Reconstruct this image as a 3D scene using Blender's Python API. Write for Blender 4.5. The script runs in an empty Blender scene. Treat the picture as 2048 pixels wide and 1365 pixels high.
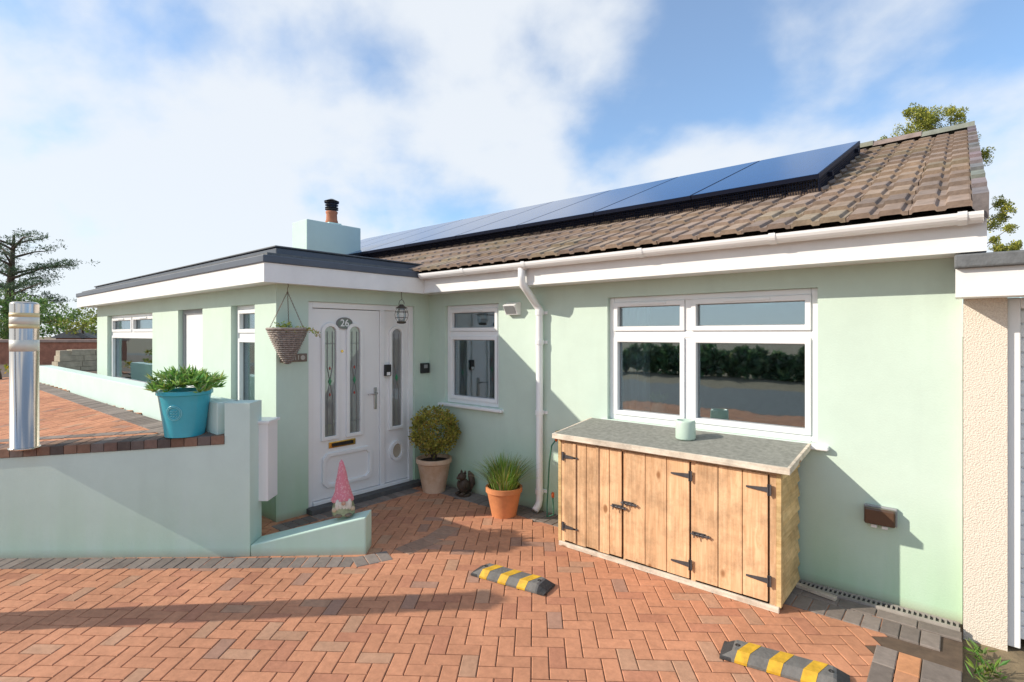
import bpy, math, random, bmesh
from mathutils import Vector, Matrix
random.seed(7)
R=random.random
def U(a,b): return random.uniform(a,b)
C=bpy.context.scene.collection
# ---------------- survey of the site: camera at (0,0,1.7), level; X along the front wall, Y into the plot
FP=1063.0; CX=1024.0; HZ=668.0; H=1.7
_h=math.hypot(1254,1063); a=1254/_h; b=1063/_h
def ray(px):
    u=(px-CX)/FP; return a*u-b, b*u+a
def onY(px,py,Y):
    xc,yc=ray(px); D=Y/yc; return D*xc, H-D*(py-HZ)/FP
def onX(px,py,X):
    xc,yc=ray(px); D=X/xc; return D*yc, H-D*(py-HZ)/FP
def gnd(px,py,z=0.0):
    xc,yc=ray(px); D=(H-z)*FP/(py-HZ); return D*xc, D*yc
def cam(r,D): return (a*r-b*D, b*r+a*D)
def atD(px,py,D):
    xc,yc=ray(px); return (D*xc,D*yc,H-D*(py-HZ)/FP)

# ---------------- mesh builder
ORG={}
class MB:
    def __init__(s): s.v=[]; s.f=[]; s.c=[]
    def add(s,vs,fs,col=None):
        o=len(s.v); s.v+=[tuple(v) for v in vs]
        for f in fs: s.f.append(tuple(i+o for i in f)); s.c.append(col or (1,1,1))
        return s
    def box(s,x0,x1,y0,y1,z0,z1,col=None,M=None):
        vs=[Vector((x,y,z)) for z in (z0,z1) for x,y in ((x0,y0),(x1,y0),(x1,y1),(x0,y1))]
        if M: vs=[M@v for v in vs]
        return s.add(vs,[(3,2,1,0),(4,5,6,7),(0,1,5,4),(1,2,6,5),(2,3,7,6),(3,0,4,7)],col)
    def fb(s,fr,s0,s1,n0,n1,z0,z1,col=None):
        p=fr(s0,n0,z0); q=fr(s1,n1,z1)
        return s.box(min(p[0],q[0]),max(p[0],q[0]),min(p[1],q[1]),max(p[1],q[1]),min(z0,z1),max(z0,z1),col)
    def prism(s,poly,z0,z1,col=None):
        n=len(poly)
        za=z0 if isinstance(z0,(list,tuple)) else [z0]*n; zb=z1 if isinstance(z1,(list,tuple)) else [z1]*n
        vs=[(p[0],p[1],z) for p,z in zip(poly,za)]+[(p[0],p[1],z) for p,z in zip(poly,zb)]
        fs=[tuple(range(n))[::-1],tuple(range(n,2*n))]+[(i,(i+1)%n,n+(i+1)%n,n+i) for i in range(n)]
        return s.add(vs,fs,col)
    def extr(s,pts,d,col=None):
        n=len(pts); d=Vector(d); pts=[Vector(p) for p in pts]
        vs=pts+[p+d for p in pts]
        fs=[tuple(range(n)),tuple(range(n,2*n))[::-1]]+[(i,(i+1)%n,n+(i+1)%n,n+i) for i in range(n)]
        return s.add(vs,fs,col)
    def ring(s,fr,outer,inner,n0,n1,col=None):
        k=len(outer); vs=[]
        for (pts,n) in ((outer,n0),(outer,n1),(inner,n1),(inner,n0)):
            vs+=[fr(p[0],n,p[1]) for p in pts]
        fs=[]
        for i in range(k):
            j=(i+1)%k
            for q in range(3): fs.append((q*k+i,q*k+j,(q+1)*k+j,(q+1)*k+i))
        return s.add(vs,fs,col)
    def tube(s,pts,r,n=8,col=None,closed=False):
        pts=[Vector(p) for p in pts]; m=len(pts)
        rs=r if isinstance(r,(list,tuple)) else [r]*m
        vs=[]; fs=[]; pu=None
        for i,p in enumerate(pts):
            if closed: t=pts[(i+1)%m]-pts[i-1]
            else: t=pts[min(i+1,m-1)]-pts[max(i-1,0)]
            t.normalize()
            if pu is None:
                pu=t.orthogonal().normalized()
            else:
                pu=(pu-t*pu.dot(t)); pu=pu.normalized() if pu.length>1e-6 else t.orthogonal().normalized()
            w=t.cross(pu)
            for k in range(n):
                an=2*math.pi*k/n; vs.append(p+(pu*math.cos(an)+w*math.sin(an))*rs[i])
        for i in range(m if closed else m-1):
            j=(i+1)%m
            for k in range(n): fs.append((i*n+k,i*n+(k+1)%n,j*n+(k+1)%n,j*n+k))
        if not closed: fs.append(tuple(range(n))[::-1]); fs.append(tuple((m-1)*n+k for k in range(n)))
        return s.add(vs,fs,col)
    def lathe(s,prof,c,n=24,col=None,M=None,wob=None):
        vs=[];fs=[]; c=Vector(c)
        for i,(r,z) in enumerate(prof):
            for k in range(n):
                an=2*math.pi*k/n; rr=r*(wob(an,i) if wob else 1)
                v=Vector((rr*math.cos(an),rr*math.sin(an),z))
                if M: v=M@v
                vs.append(v+c)
        m=len(prof)
        for i in range(m-1):
            for k in range(n): fs.append((i*n+k,i*n+(k+1)%n,(i+1)*n+(k+1)%n,(i+1)*n+k))
        if prof[0][0]>1e-4: fs.append(tuple(range(n))[::-1])
        if prof[-1][0]>1e-4: fs.append(tuple((m-1)*n+k for k in range(n)))
        return s.add(vs,fs,col)
    def ball(s,c,rad,n=12,col=None,M=None):
        rx,ry,rz=rad if isinstance(rad,(tuple,list)) else (rad,)*3
        vs=[];fs=[];m=n//2+1
        for i in range(m):
            th=math.pi*(i+.0)/(m-1)
            for k in range(n):
                an=2*math.pi*k/n
                v=Vector((rx*math.sin(th)*math.cos(an),ry*math.sin(th)*math.sin(an),-rz*math.cos(th)))
                if M: v=M@v
                vs.append(v+Vector(c))
        for i in range(m-1):
            for k in range(n): fs.append((i*n+k,i*n+(k+1)%n,(i+1)*n+(k+1)%n,(i+1)*n+k))
        return s.add(vs,fs,col)
    def leaf(s,p,d,L,W,col):
        d=Vector(d).normalized(); q=d.cross(Vector((U(-1,1),U(-1,1),U(-1,1))))
        if q.length<1e-3: q=d.orthogonal()
        q.normalize(); nn=d.cross(q)*(W*.25); p=Vector(p)
        return s.add([p,p+d*L*.5+q*W*.5+nn,p+d*L,p+d*L*.5-q*W*.5+nn],[(0,1,2,3)],col)
    def build(s,name,mat,parent=None,at=None,smooth=False,bevel=0,recalc=True,seg=2):
        off=Vector(ORG[parent.name]) if parent else Vector(at or (0,0,0))
        me=bpy.data.meshes.new(name)
        me.from_pydata([tuple(Vector(v)-off) for v in s.v],[],s.f); me.update()
        if recalc:
            bm=bmesh.new(); bm.from_mesh(me)
            bmesh.ops.recalc_face_normals(bm,faces=bm.faces); bm.to_mesh(me); bm.free()
        ca=me.color_attributes.new('Col','FLOAT_COLOR','CORNER')
        buf=[]
        for p in me.polygons:
            c=s.c[p.index]
            buf+= [c[0],c[1],c[2],1.0]*p.loop_total
        ca.data.foreach_set('color',buf)
        if smooth: me.polygons.foreach_set('use_smooth',[True]*len(me.polygons))
        me.materials.append(mat)
        o=bpy.data.objects.new(name,me); C.objects.link(o)
        if parent: o.parent=parent
        else: o.location=off
        ORG[o.name]=tuple(off)
        if bevel:
            m=o.modifiers.new('bevel','BEVEL'); m.width=bevel; m.segments=seg; m.limit_method='ANGLE'; m.angle_limit=math.radians(40)
        return o
def tag(o,label,cat,group=None):
    o['label']=label; o['category']=cat
    if group: o['group']=group
    return o
def thing(name,label,cat,loc,group=None):
    o=bpy.data.objects.new(name,None); C.objects.link(o); o.location=loc; o.empty_display_size=.1
    ORG[o.name]=tuple(loc); return tag(o,label,cat,group)
def struct(o): o['kind']='structure'; return o
def dup(root,loc,rotz=None,label=None):
    r=root.copy(); C.objects.link(r); r.location=loc
    if rotz is not None: r.rotation_euler=(0,0,rotz)
    if label: r['label']=label
    for ch in list(root.children):
        c=ch.copy(); C.objects.link(c); c.parent=r
        for g in ch.children:
            d=g.copy(); C.objects.link(d); d.parent=c
    return r

# ---------------- materials
def newmat(name):
    m=bpy.data.materials.new(name); m.use_nodes=True; nt=m.node_tree; return m,nt,nt.nodes['Principled BSDF']
def N(nt,t,**k):
    n=nt.nodes.new(t)
    for q,v in k.items(): setattr(n,q,v)
    return n
def mat(name,col,rough=.6,scale=8,var=.15,bump=.0,bscale=None,metal=0,attr=False,spec=.5,dark=None,trans=0,coord='Object',stretch=None,dist=.01,grime=.74):
    m,nt,bs=newmat(name); L=nt.links.new
    tc=N(nt,'ShaderNodeTexCoord'); vec=tc.outputs[coord]
    if stretch:
        mp=N(nt,'ShaderNodeMapping'); mp.inputs['Scale'].default_value=stretch; L(vec,mp.inputs[0]); vec=mp.outputs[0]
    no=N(nt,'ShaderNodeTexNoise'); no.inputs['Scale'].default_value=scale; no.inputs['Detail'].default_value=6; no.inputs['Roughness'].default_value=.65; L(vec,no.inputs['Vector'])
    rp=N(nt,'ShaderNodeValToRGB'); rp.color_ramp.elements[0].position=.32; rp.color_ramp.elements[1].position=.68
    d=dark or tuple(c*(1-var*2) for c in col)
    if attr:
        k=1-var*2
        rp.color_ramp.elements[0].color=(k,k,k,1); k=1+var*.3; rp.color_ramp.elements[1].color=(k,k,k,1)
        at=N(nt,'ShaderNodeAttribute',attribute_name='Col')
        mx=N(nt,'ShaderNodeMix',data_type='RGBA',blend_type='MULTIPLY'); mx.inputs[0].default_value=1
        L(no.outputs[0],rp.inputs[0]); L(at.outputs['Color'],mx.inputs[6]); L(rp.outputs[0],mx.inputs[7]); last=mx.outputs[2]
        if attr=='big':
            nb_=N(nt,'ShaderNodeTexNoise'); nb_.inputs['Scale'].default_value=1.3; nb_.inputs['Detail'].default_value=7; nb_.inputs['Roughness'].default_value=.7; L(vec,nb_.inputs['Vector'])
            mr=N(nt,'ShaderNodeMapRange'); mr.inputs[1].default_value=.38; mr.inputs[2].default_value=.62; mr.inputs[3].default_value=grime; mr.inputs[4].default_value=1.06; L(nb_.outputs[0],mr.inputs[0])
            sc=N(nt,'ShaderNodeVectorMath',operation='SCALE'); L(last,sc.inputs[0]); L(mr.outputs[0],sc.inputs['Scale']); last=sc.outputs[0]
        L(last,bs.inputs['Base Color'])
    else:
        rp.color_ramp.elements[0].color=(*d,1); rp.color_ramp.elements[1].color=(*col,1)
        L(no.outputs[0],rp.inputs[0]); L(rp.outputs[0],bs.inputs['Base Color'])
    bs.inputs['Roughness'].default_value=rough; bs.inputs['Metallic'].default_value=metal; bs.inputs['Specular IOR Level'].default_value=spec
    if bump:
        n2=N(nt,'ShaderNodeTexNoise'); n2.inputs['Scale'].default_value=bscale or scale*4; n2.inputs['Detail'].default_value=5; L(vec,n2.inputs['Vector'])
        bp=N(nt,'ShaderNodeBump'); bp.inputs['Strength'].default_value=bump; bp.inputs['Distance'].default_value=dist; L(n2.outputs[0],bp.inputs['Height']); L(bp.outputs[0],bs.inputs['Normal'])
    if trans:
        tr=N(nt,'ShaderNodeBsdfTranslucent'); L(bs.inputs['Base Color'].links[0].from_socket,tr.inputs[0])
        ms=N(nt,'ShaderNodeMixShader'); ms.inputs[0].default_value=trans; L(bs.outputs[0],ms.inputs[1]); L(tr.outputs[0],ms.inputs[2]); L(ms.outputs[0],nt.nodes['Material Output'].inputs[0])
    return m
def render_mat(name,col,algae):
    m,nt,bs=newmat(name); L=nt.links.new
    ge=N(nt,'ShaderNodeNewGeometry'); sp=N(nt,'ShaderNodeSeparateXYZ'); L(ge.outputs['Position'],sp.inputs[0])
    n1=N(nt,'ShaderNodeTexNoise'); n1.inputs['Scale'].default_value=1.6; n1.inputs['Detail'].default_value=8; n1.inputs['Roughness'].default_value=.7; L(ge.outputs['Position'],n1.inputs['Vector'])
    rp=N(nt,'ShaderNodeValToRGB'); rp.color_ramp.elements[0].position=.3; rp.color_ramp.elements[1].position=.7
    rp.color_ramp.elements[0].color=(*[c*.90 for c in col],1); rp.color_ramp.elements[1].color=(*col,1); L(n1.outputs[0],rp.inputs[0])
    mp=N(nt,'ShaderNodeMapping'); mp.inputs['Scale'].default_value=(7,7,1.0); L(ge.outputs['Position'],mp.inputs[0])
    n2=N(nt,'ShaderNodeTexNoise'); n2.inputs['Scale'].default_value=1; n2.inputs['Detail'].default_value=5; L(mp.outputs[0],n2.inputs['Vector'])
    mr=N(nt,'ShaderNodeMapRange'); mr.inputs[1].default_value=.75; mr.inputs[2].default_value=0; L(sp.outputs[2],mr.inputs[0])
    mu=N(nt,'ShaderNodeMath',operation='MULTIPLY'); L(mr.outputs[0],mu.inputs[0]); L(n2.outputs[0],mu.inputs[1])
    mu2=N(nt,'ShaderNodeMath',operation='MULTIPLY'); mu2.inputs[1].default_value=algae; mu2.use_clamp=True; L(mu.outputs[0],mu2.inputs[0])
    mx=N(nt,'ShaderNodeMix',data_type='RGBA'); L(mu2.outputs[0],mx.inputs[0]); L(rp.outputs[0],mx.inputs[6]); mx.inputs[7].default_value=(col[0]*.55,col[1]*.78,col[2]*.48,1)
    mr3=N(nt,'ShaderNodeMapRange'); mr3.inputs[1].default_value=.56; mr3.inputs[2].default_value=.78; mr3.inputs[4].default_value=.4; L(n2.outputs[0],mr3.inputs[0])
    mx2=N(nt,'ShaderNodeMix',data_type='RGBA'); L(mr3.outputs[0],mx2.inputs[0]); L(mx.outputs[2],mx2.inputs[6]); mx2.inputs[7].default_value=(*[c*.84 for c in col],1)
    mr5=N(nt,'ShaderNodeMapRange'); mr5.inputs[1].default_value=.07; mr5.inputs[2].default_value=.0; mr5.inputs[4].default_value=.6; L(sp.outputs[2],mr5.inputs[0])
    mx3=N(nt,'ShaderNodeMix',data_type='RGBA'); L(mr5.outputs[0],mx3.inputs[0]); L(mx2.outputs[2],mx3.inputs[6]); mx3.inputs[7].default_value=(.36,.30,.22,1)
    L(mx3.outputs[2],bs.inputs['Base Color']); bs.inputs['Roughness'].default_value=.85; bs.inputs['Specular IOR Level'].default_value=.25
    n3=N(nt,'ShaderNodeTexNoise'); n3.inputs['Scale'].default_value=90; n3.inputs['Detail'].default_value=4; L(ge.outputs['Position'],n3.inputs['Vector'])
    bp=N(nt,'ShaderNodeBump'); bp.inputs['Strength'].default_value=.3; bp.inputs['Distance'].default_value=.003; L(n3.outputs[0],bp.inputs['Height']); L(bp.outputs[0],bs.inputs['Normal'])
    return m
MINT=render_mat('mint_render',(.595,.725,.635),1.0)
MINT2=render_mat('pale_mint_render',(.62,.78,.73),.6)
WHITE=mat('white_upvc',(.86,.87,.88),.3,3,.02,spec=.5)
WHITEB=mat('white_board',(.84,.84,.83),.45,4,.05)
GREYTRIM=mat('grey_trim',(.085,.105,.14),.45,3,.1)
FELT=mat('roof_felt',(.16,.17,.18),.9,20,.15,.3)
BRICK=mat('paver',(1,1,1),.88,22,.10,.35,60,attr='big',spec=.15,dist=.004,grime=.86)
TILE=mat('roof_tile',(1,1,1),.9,11,.15,.6,45,attr='big',spec=.15,dist=.005,grime=.90)
SAND=mat('joint_sand',(.14,.095,.065),.95,12,.2)
SOIL=mat('soil',(.26,.20,.12),.95,5,.25,.5,40)
LEAF=mat('leaf',(1,1,1),.55,3,.12,attr=True,spec=.3,trans=.3)
BARK=mat('bark',(.14,.10,.07),.9,8,.25,.6)
BLACK=mat('black_plastic',(.02,.02,.022),.4,5,.1)
BLACKM=mat('black_iron',(.03,.03,.033),.5,20,.2,metal=.3)
PFRAME=mat('panel_black',(.008,.012,.03),.5,20,.1,spec=.2)
IRON=mat('grey_iron',(.10,.10,.11),.5,20,.2,metal=.4)
TERRA=mat('terracotta',(.70,.27,.11),.8,7,.12,.1)
OLDPOT=mat('weathered_terracotta',(.72,.54,.40),.85,6,.2,.25,dark=(.54,.32,.19))
TEAL=mat('teal_glaze',(.06,.47,.60),.25,5,.08)
TEALP=mat('pale_teal',(.20,.62,.70),.35,5,.05)
GOLD=mat('brass',(.75,.50,.16),.25,5,.1,metal=1)
STEEL=mat('stainless',(.68,.61,.53),.16,3,.05,metal=1,stretch=(1,1,.05))
TAPE=mat('tape_silver',(.75,.74,.66),.35,10,.05)
TAPEY=mat('tape_yellow',(.80,.66,.36),.5,10,.1)
GREYP=mat('grey_plastic',(.30,.31,.32),.5,5,.08)
RUBBER=mat('rubber',(.19,.185,.175),.9,14,.2,.4,60)
RUBDARK=mat('rubber_dark',(.05,.05,.052),.85,14,.2,.4,60)
YEL=mat('yellow_paint',(.78,.46,.03),.7,20,.2)
BLOCKW=mat('block_wall',(.56,.49,.37),.9,6,.2,.4)
REDW=mat('red_wall',(.45,.20,.13),.9,8,.2,.3)
GREEN_T=mat('green_inlay',(.05,.30,.14),.3)
RED_T=mat('red_inlay',(.50,.04,.03),.3)
LEAD=mat('lead_came',(.25,.25,.26),.4,metal=.5)
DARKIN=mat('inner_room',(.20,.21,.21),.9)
CURT=mat('curtain_cloth',(.60,.63,.66),.9,3,.1,stretch=(12,12,1))
CANDLE=mat('candle_wax',(.55,.70,.60),.45,6,.05)
COMP=mat('compost',(.05,.035,.025),.95,20,.2,.5)
def glassmat(name,tint=(.75,.82,.83),fac=.28,frost=0):
    m=bpy.data.materials.new(name); m.use_nodes=True; nt=m.node_tree; nt.nodes.clear(); L=nt.links.new
    g=N(nt,'ShaderNodeBsdfGlossy'); g.inputs['Roughness'].default_value=.02; g.inputs['Color'].default_value=(.80,.92,.98,1)
    t=N(nt,'ShaderNodeBsdfTransparent'); t.inputs[0].default_value=(*tint,1)
    if frost:
        t=N(nt,'ShaderNodeBsdfDiffuse'); t.inputs[0].default_value=(*tint,1)
    f=N(nt,'ShaderNodeLayerWeight'); f.inputs[0].default_value=.35
    ad=N(nt,'ShaderNodeMath',operation='MULTIPLY_ADD'); ad.inputs[1].default_value=.6; ad.inputs[2].default_value=fac; ad.use_clamp=True; L(f.outputs['Fresnel'],ad.inputs[0])
    no=N(nt,'ShaderNodeTexNoise'); no.inputs['Scale'].default_value=2.2; ge=N(nt,'ShaderNodeNewGeometry'); L(ge.outputs['Position'],no.inputs['Vector'])
    bp=N(nt,'ShaderNodeBump'); bp.inputs['Strength'].default_value=.08; bp.inputs['Distance'].default_value=.02; L(no.outputs[0],bp.inputs['Height']); L(bp.outputs[0],g.inputs['Normal'])
    ms=N(nt,'ShaderNodeMixShader'); L(ad.outputs[0],ms.inputs[0]); L(t.outputs[0],ms.inputs[1]); L(g.outputs[0],ms.inputs[2])
    o=N(nt,'ShaderNodeOutputMaterial'); L(ms.outputs[0],o.inputs[0]); return m
GLASS=glassmat('window_glass')
DGLASS=glassmat('door_glass',(.25,.25,.24),.15,1)
LGLASS=glassmat('lantern_glass',(.95,.95,.95),.05)
AMBER=glassmat('flap_glass',(.55,.48,.38),.2,1)
def woodmat(name,c1,c2,axis,up):
    m,nt,bs=newmat(name); L=nt.links.new
    tc=N(nt,'ShaderNodeTexCoord'); at=N(nt,'ShaderNodeAttribute',attribute_name='Col')
    ad=N(nt,'ShaderNodeVectorMath',operation='MULTIPLY_ADD'); ad.inputs[1].default_value=(7,7,7); L(at.outputs['Color'],ad.inputs[0]); L(tc.outputs['Object'],ad.inputs[2])
    kv=N(nt,'ShaderNodeMapping'); kv.inputs['Scale'].default_value=(1,1,.55) if up else (.55,.55,1); L(ad.outputs[0],kv.inputs[0])
    vo=N(nt,'ShaderNodeTexVoronoi'); vo.inputs['Scale'].default_value=7.5; L(kv.outputs[0],vo.inputs['Vector'])
    kr=N(nt,'ShaderNodeMapRange'); kr.interpolation_type='SMOOTHSTEP'; kr.inputs[1].default_value=.08; kr.inputs[2].default_value=.18; kr.inputs[3].default_value=1; kr.inputs[4].default_value=0; L(vo.outputs['Distance'],kr.inputs[0])
    kb=N(nt,'ShaderNodeMapRange'); kb.interpolation_type='SMOOTHSTEP'; kb.inputs[1].default_value=.0; kb.inputs[2].default_value=.38; kb.inputs[3].default_value=.22; kb.inputs[4].default_value=0; L(vo.outputs['Distance'],kb.inputs[0])
    mp=N(nt,'ShaderNodeMapping'); mp.inputs['Scale'].default_value=axis; L(ad.outputs[0],mp.inputs[0])
    a2=N(nt,'ShaderNodeVectorMath',operation='ADD'); L(mp.outputs[0],a2.inputs[0]); L(kb.outputs[0],a2.inputs[1])
    n1=N(nt,'ShaderNodeTexNoise'); n1.inputs['Scale'].default_value=3; n1.inputs['Detail'].default_value=8; n1.inputs['Roughness'].default_value=.62; n1.inputs['Distortion'].default_value=.5; L(a2.outputs[0],n1.inputs['Vector'])
    rp=N(nt,'ShaderNodeValToRGB'); rp.color_ramp.elements[0].position=.3; rp.color_ramp.elements[1].position=.66
    rp.color_ramp.elements[0].color=(*c2,1); rp.color_ramp.elements[1].color=(*c1,1); L(n1.outputs[0],rp.inputs[0])
    sx=N(nt,'ShaderNodeSeparateColor'); L(at.outputs['Color'],sx.inputs[0])
    mr=N(nt,'ShaderNodeMapRange'); mr.inputs[3].default_value=.8; mr.inputs[4].default_value=1.1; L(sx.outputs[0],mr.inputs[0])
    n4=N(nt,'ShaderNodeTexNoise'); n4.inputs['Scale'].default_value=5; n4.inputs['Detail'].default_value=8; n4.inputs['Roughness'].default_value=.75; L(tc.outputs['Object'],n4.inputs['Vector'])
    mr4=N(nt,'ShaderNodeMapRange'); mr4.inputs[1].default_value=.36; mr4.inputs[2].default_value=.56; mr4.inputs[3].default_value=.66; mr4.inputs[4].default_value=1; L(n4.outputs[0],mr4.inputs[0])
    mm=N(nt,'ShaderNodeMath',operation='MULTIPLY'); L(mr.outputs[0],mm.inputs[0]); L(mr4.outputs[0],mm.inputs[1])
    sc_=N(nt,'ShaderNodeVectorMath',operation='SCALE'); L(rp.outputs[0],sc_.inputs[0]); L(mm.outputs[0],sc_.inputs['Scale'])
    sc2=N(nt,'ShaderNodeSeparateColor'); L(vo.outputs['Color'],sc2.inputs[0]); gt=N(nt,'ShaderNodeMath',operation='GREATER_THAN'); gt.inputs[1].default_value=.4; L(sc2.outputs[0],gt.inputs[0])
    km=N(nt,'ShaderNodeMath',operation='MULTIPLY'); L(kr.outputs[0],km.inputs[0]); L(gt.outputs[0],km.inputs[1])
    k2=N(nt,'ShaderNodeMath',operation='MULTIPLY'); k2.inputs[1].default_value=.8; L(km.outputs[0],k2.inputs[0])
    mx=N(nt,'ShaderNodeMix',data_type='RGBA'); L(k2.outputs[0],mx.inputs[0]); L(sc_.outputs[0],mx.inputs[6]); mx.inputs[7].default_value=(.24,.10,.035,1)
    L(mx.outputs[2],bs.inputs['Base Color']); bs.inputs['Roughness'].default_value=.8; bs.inputs['Specular IOR Level'].default_value=.2
    bp=N(nt,'ShaderNodeBump'); bp.inputs['Strength'].default_value=.4; bp.inputs['Distance'].default_value=.003; L(n1.outputs[0],bp.inputs['Height']); L(bp.outputs[0],bs.inputs['Normal'])
    return m
WOOD=woodmat('pine_boards',(.82,.54,.32),(.59,.34,.18),(16,16,.9),True)
WOODH=woodmat('pine_cladding',(.82,.60,.31),(.58,.38,.17),(1,1,14),False)
WOODP=woodmat('pale_trim_wood',(.72,.65,.55),(.52,.44,.35),(1,12,12),False)
def pebble():
    m,nt,bs=newmat('pebble_dash'); L=nt.links.new
    ge=N(nt,'ShaderNodeNewGeometry'); vo=N(nt,'ShaderNodeTexVoronoi'); vo.inputs['Scale'].default_value=130; L(ge.outputs['Position'],vo.inputs['Vector'])
    rp=N(nt,'ShaderNodeValToRGB'); rp.color_ramp.elements[0].color=(.84,.76,.66,1); rp.color_ramp.elements[1].color=(.66,.58,.49,1); rp.color_ramp.elements[1].position=.8; L(vo.outputs['Distance'],rp.inputs[0]); L(rp.outputs[0],bs.inputs['Base Color'])
    bp=N(nt,'ShaderNodeBump'); bp.inputs['Strength'].default_value=.8; bp.inputs['Distance'].default_value=.004; bp.invert=True; L(vo.outputs['Distance'],bp.inputs['Height']); L(bp.outputs[0],bs.inputs['Normal']); bs.inputs['Roughness'].default_value=.9
    return m
PEBBLE=pebble()
def solar():
    m,nt,bs=newmat('solar_glass'); L=nt.links.new
    tc=N(nt,'ShaderNodeTexCoord'); br=N(nt,'ShaderNodeTexBrick'); br.offset=0; br.inputs['Scale'].default_value=1; br.inputs['Brick Width'].default_value=.165; br.inputs['Row Height'].default_value=.155; br.inputs['Mortar Size'].default_value=.0025
    br.inputs['Color1'].default_value=(.003,.055,.20,1); br.inputs['Color2'].default_value=(.003,.051,.185,1); br.inputs['Mortar'].default_value=(.005,.035,.13,1); L(tc.outputs['Object'],br.inputs['Vector'])
    L(br.outputs[0],bs.inputs['Base Color']); bs.inputs['Roughness'].default_value=.12; bs.inputs['IOR'].default_value=1.22; bs.inputs['Specular Tint'].default_value=(.3,.6,1,1)
    return m
SOLAR=solar()

# ---------------- ground
g=MB(); g.box(-400,400,-400,400,-.5,-.06); struct(g.build('ground',SOIL))
def zt(Y): return .92-.09*(1.7-Y) if Y<1.7 else .92
W1=Vector(cam(-2.19,4.05)); dirw=(Vector(cam(-4.6,4.0))-W1).normalized(); W0=W1-dirw*.19
def red():
    t=R(); k=U(.93,1.07)
    if t<.12: c=(.51,.235,.145)
    elif t<.19: c=(.52,.30,.195)
    elif t<.22: c=(.43,.25,.18)
    else: c=(.585,.28,.165)
    return tuple(x*k for x in c)
def grey():
    k=U(.8,1.15); return (.26*k,.22*k,.195*k)
def brown():
    k=U(.7,1.2); c=random.choice([(.21,.145,.12),(.26,.165,.12),(.18,.15,.135)]); return tuple(x*k for x in c)
def paver(mb,cx,cy,ang,L,W,zf,col,gap=.0024,h=.0,dep=.012):
    ca,sa=math.cos(ang),math.sin(ang); dz=U(-.0010,.0010); bv=.004; tx=U(-.006,.006); ty=U(-.006,.006)
    def P(x,y,z): X=cx+ca*x-sa*y; Y=cy+sa*x+ca*y; return (X,Y,zf(X,Y)+z+h+dz+x*tx+y*ty)
    l=L/2-gap;w=W/2-gap
    o=[(-l,-w),(l,-w),(l,w),(-l,w)]; i=[(-l+bv,-w+bv),(l-bv,-w+bv),(l-bv,w-bv),(-l+bv,w-bv)]
    vs=[P(x,y,0) for x,y in i]+[P(x,y,-bv*.7) for x,y in o]+[P(x,y,-dep) for x,y in o]
    fs=[(0,1,2,3)]+[(4+k,4+(k+1)%4,(k+1)%4,k) for k in range(4)]+[(8+k,8+(k+1)%4,4+(k+1)%4,4+k) for k in range(4)]
    mb.add(vs,fs,col)
def pip(x,y,poly):
    c=False; n=len(poly)
    for i in range(n):
        x1,y1=poly[i]; x2,y2=poly[i-1]
        if (y1>y)!=(y2>y) and x<(x2-x1)*(y-y1)/(y2-y1)+x1: c=not c
    return c
def herring(mb,poly,ang,zf,colf,u=.091):
    xs=[p[0] for p in poly]; ys=[p[1] for p in poly]; cx=sum(xs)/len(xs); cy=sum(ys)/len(ys)
    rad=max(math.hypot(x-cx,y-cy) for x,y in poly); n=int(rad/u)+3; ca,sa=math.cos(ang),math.sin(ang)
    for i in range(-n,n):
        for j in range(-n,n):
            k=(i-j)%4
            if k==0: lx,ly,an=(i+1)*u,(j+.5)*u,ang
            elif k==3: lx,ly,an=(i+.5)*u,(j+1)*u,ang+math.pi/2
            else: continue
            X=cx+ca*lx-sa*ly; Y=cy+sa*lx+ca*ly
            if pip(X,Y,poly): paver(mb,X,Y,an,2*u,u,zf,colf())
def band(mb,pts,colf,zf,across=.18,along=.091,h=.004,dep=.012):
    pts=[Vector(p) for p in pts]
    tot=0; segs=[]
    for p,q in zip(pts,pts[1:]): l=(q-p).length; segs.append((tot,l,p,q)); tot+=l
    n=int(tot/along)
    for i in range(n):
        t=(i+.5)*along
        for s0,l,p,q in segs:
            if s0<=t<=s0+l:
                c=p+(q-p)*((t-s0)/l); an=math.atan2(q.y-p.y,q.x-p.x)
                paver(mb,c.x,c.y,an,along,across,zf,colf(),h=h,dep=dep); break
flat=lambda X,Y:0.0
zter=lambda X,Y:zt(Y)
g=MB(); g.box(-9,.0,-4,4.2,-.055,-.007); struct(g.build('driveway_bed',SAND))
g=MB(); g.box(-60,60,-9.5,-4.0,-.2,-.03); struct(g.build('road',mat('asphalt',(.13,.14,.145),.9,30,.15,.4,120)))
g=MB(); herring(g,[(-8,-3.9),(-.31,-3.9),(-.31,3.86),(-8,3.86)],math.radians(40.3-2.5),flat,red)
struct(g.build('driveway',BRICK))
g=MB()
band(g,[cam(-5,3.92),cam(-1.95,3.94),cam(-1.15,3.96),cam(-.9,4.1)],grey,flat)
def softgrey():
    k=U(.85,1.12); return (.37*k,.235*k,.17*k)
band(g,[cam(-.86,4.14),cam(-.64,4.42),cam(-.5,4.75)],softgrey,flat)
band(g,[(-4.56,2.2),(-4.56,3.8)],grey,flat); band(g,[(-4.6,3.95),(-.4,3.95)],grey,flat,across=.25)
band(g,[(-1.0,3.75),(-.0,3.75)],grey,flat,h=.0055)
band(g,[(-1.0,3.90),(-.0,3.90)],grey,flat,h=.0065,across=.11,along=.2)
band(g,[(-.31,-3.9),(-.31,3.65)],grey,flat,across=.1,along=.2,h=.006)
band(g,[(-.21,-3.9),(-.21,3.65)],lambda:tuple(x*U(.9,1.1) for x in (.585,.28,.165)),flat,across=.1,along=.2,h=.006)
band(g,[(-.08,-3.9),(-.08,3.65)],grey,flat,across=.16,along=.2,h=.006)
struct(g.build('paving_border',BRICK))
g=MB()
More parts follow.
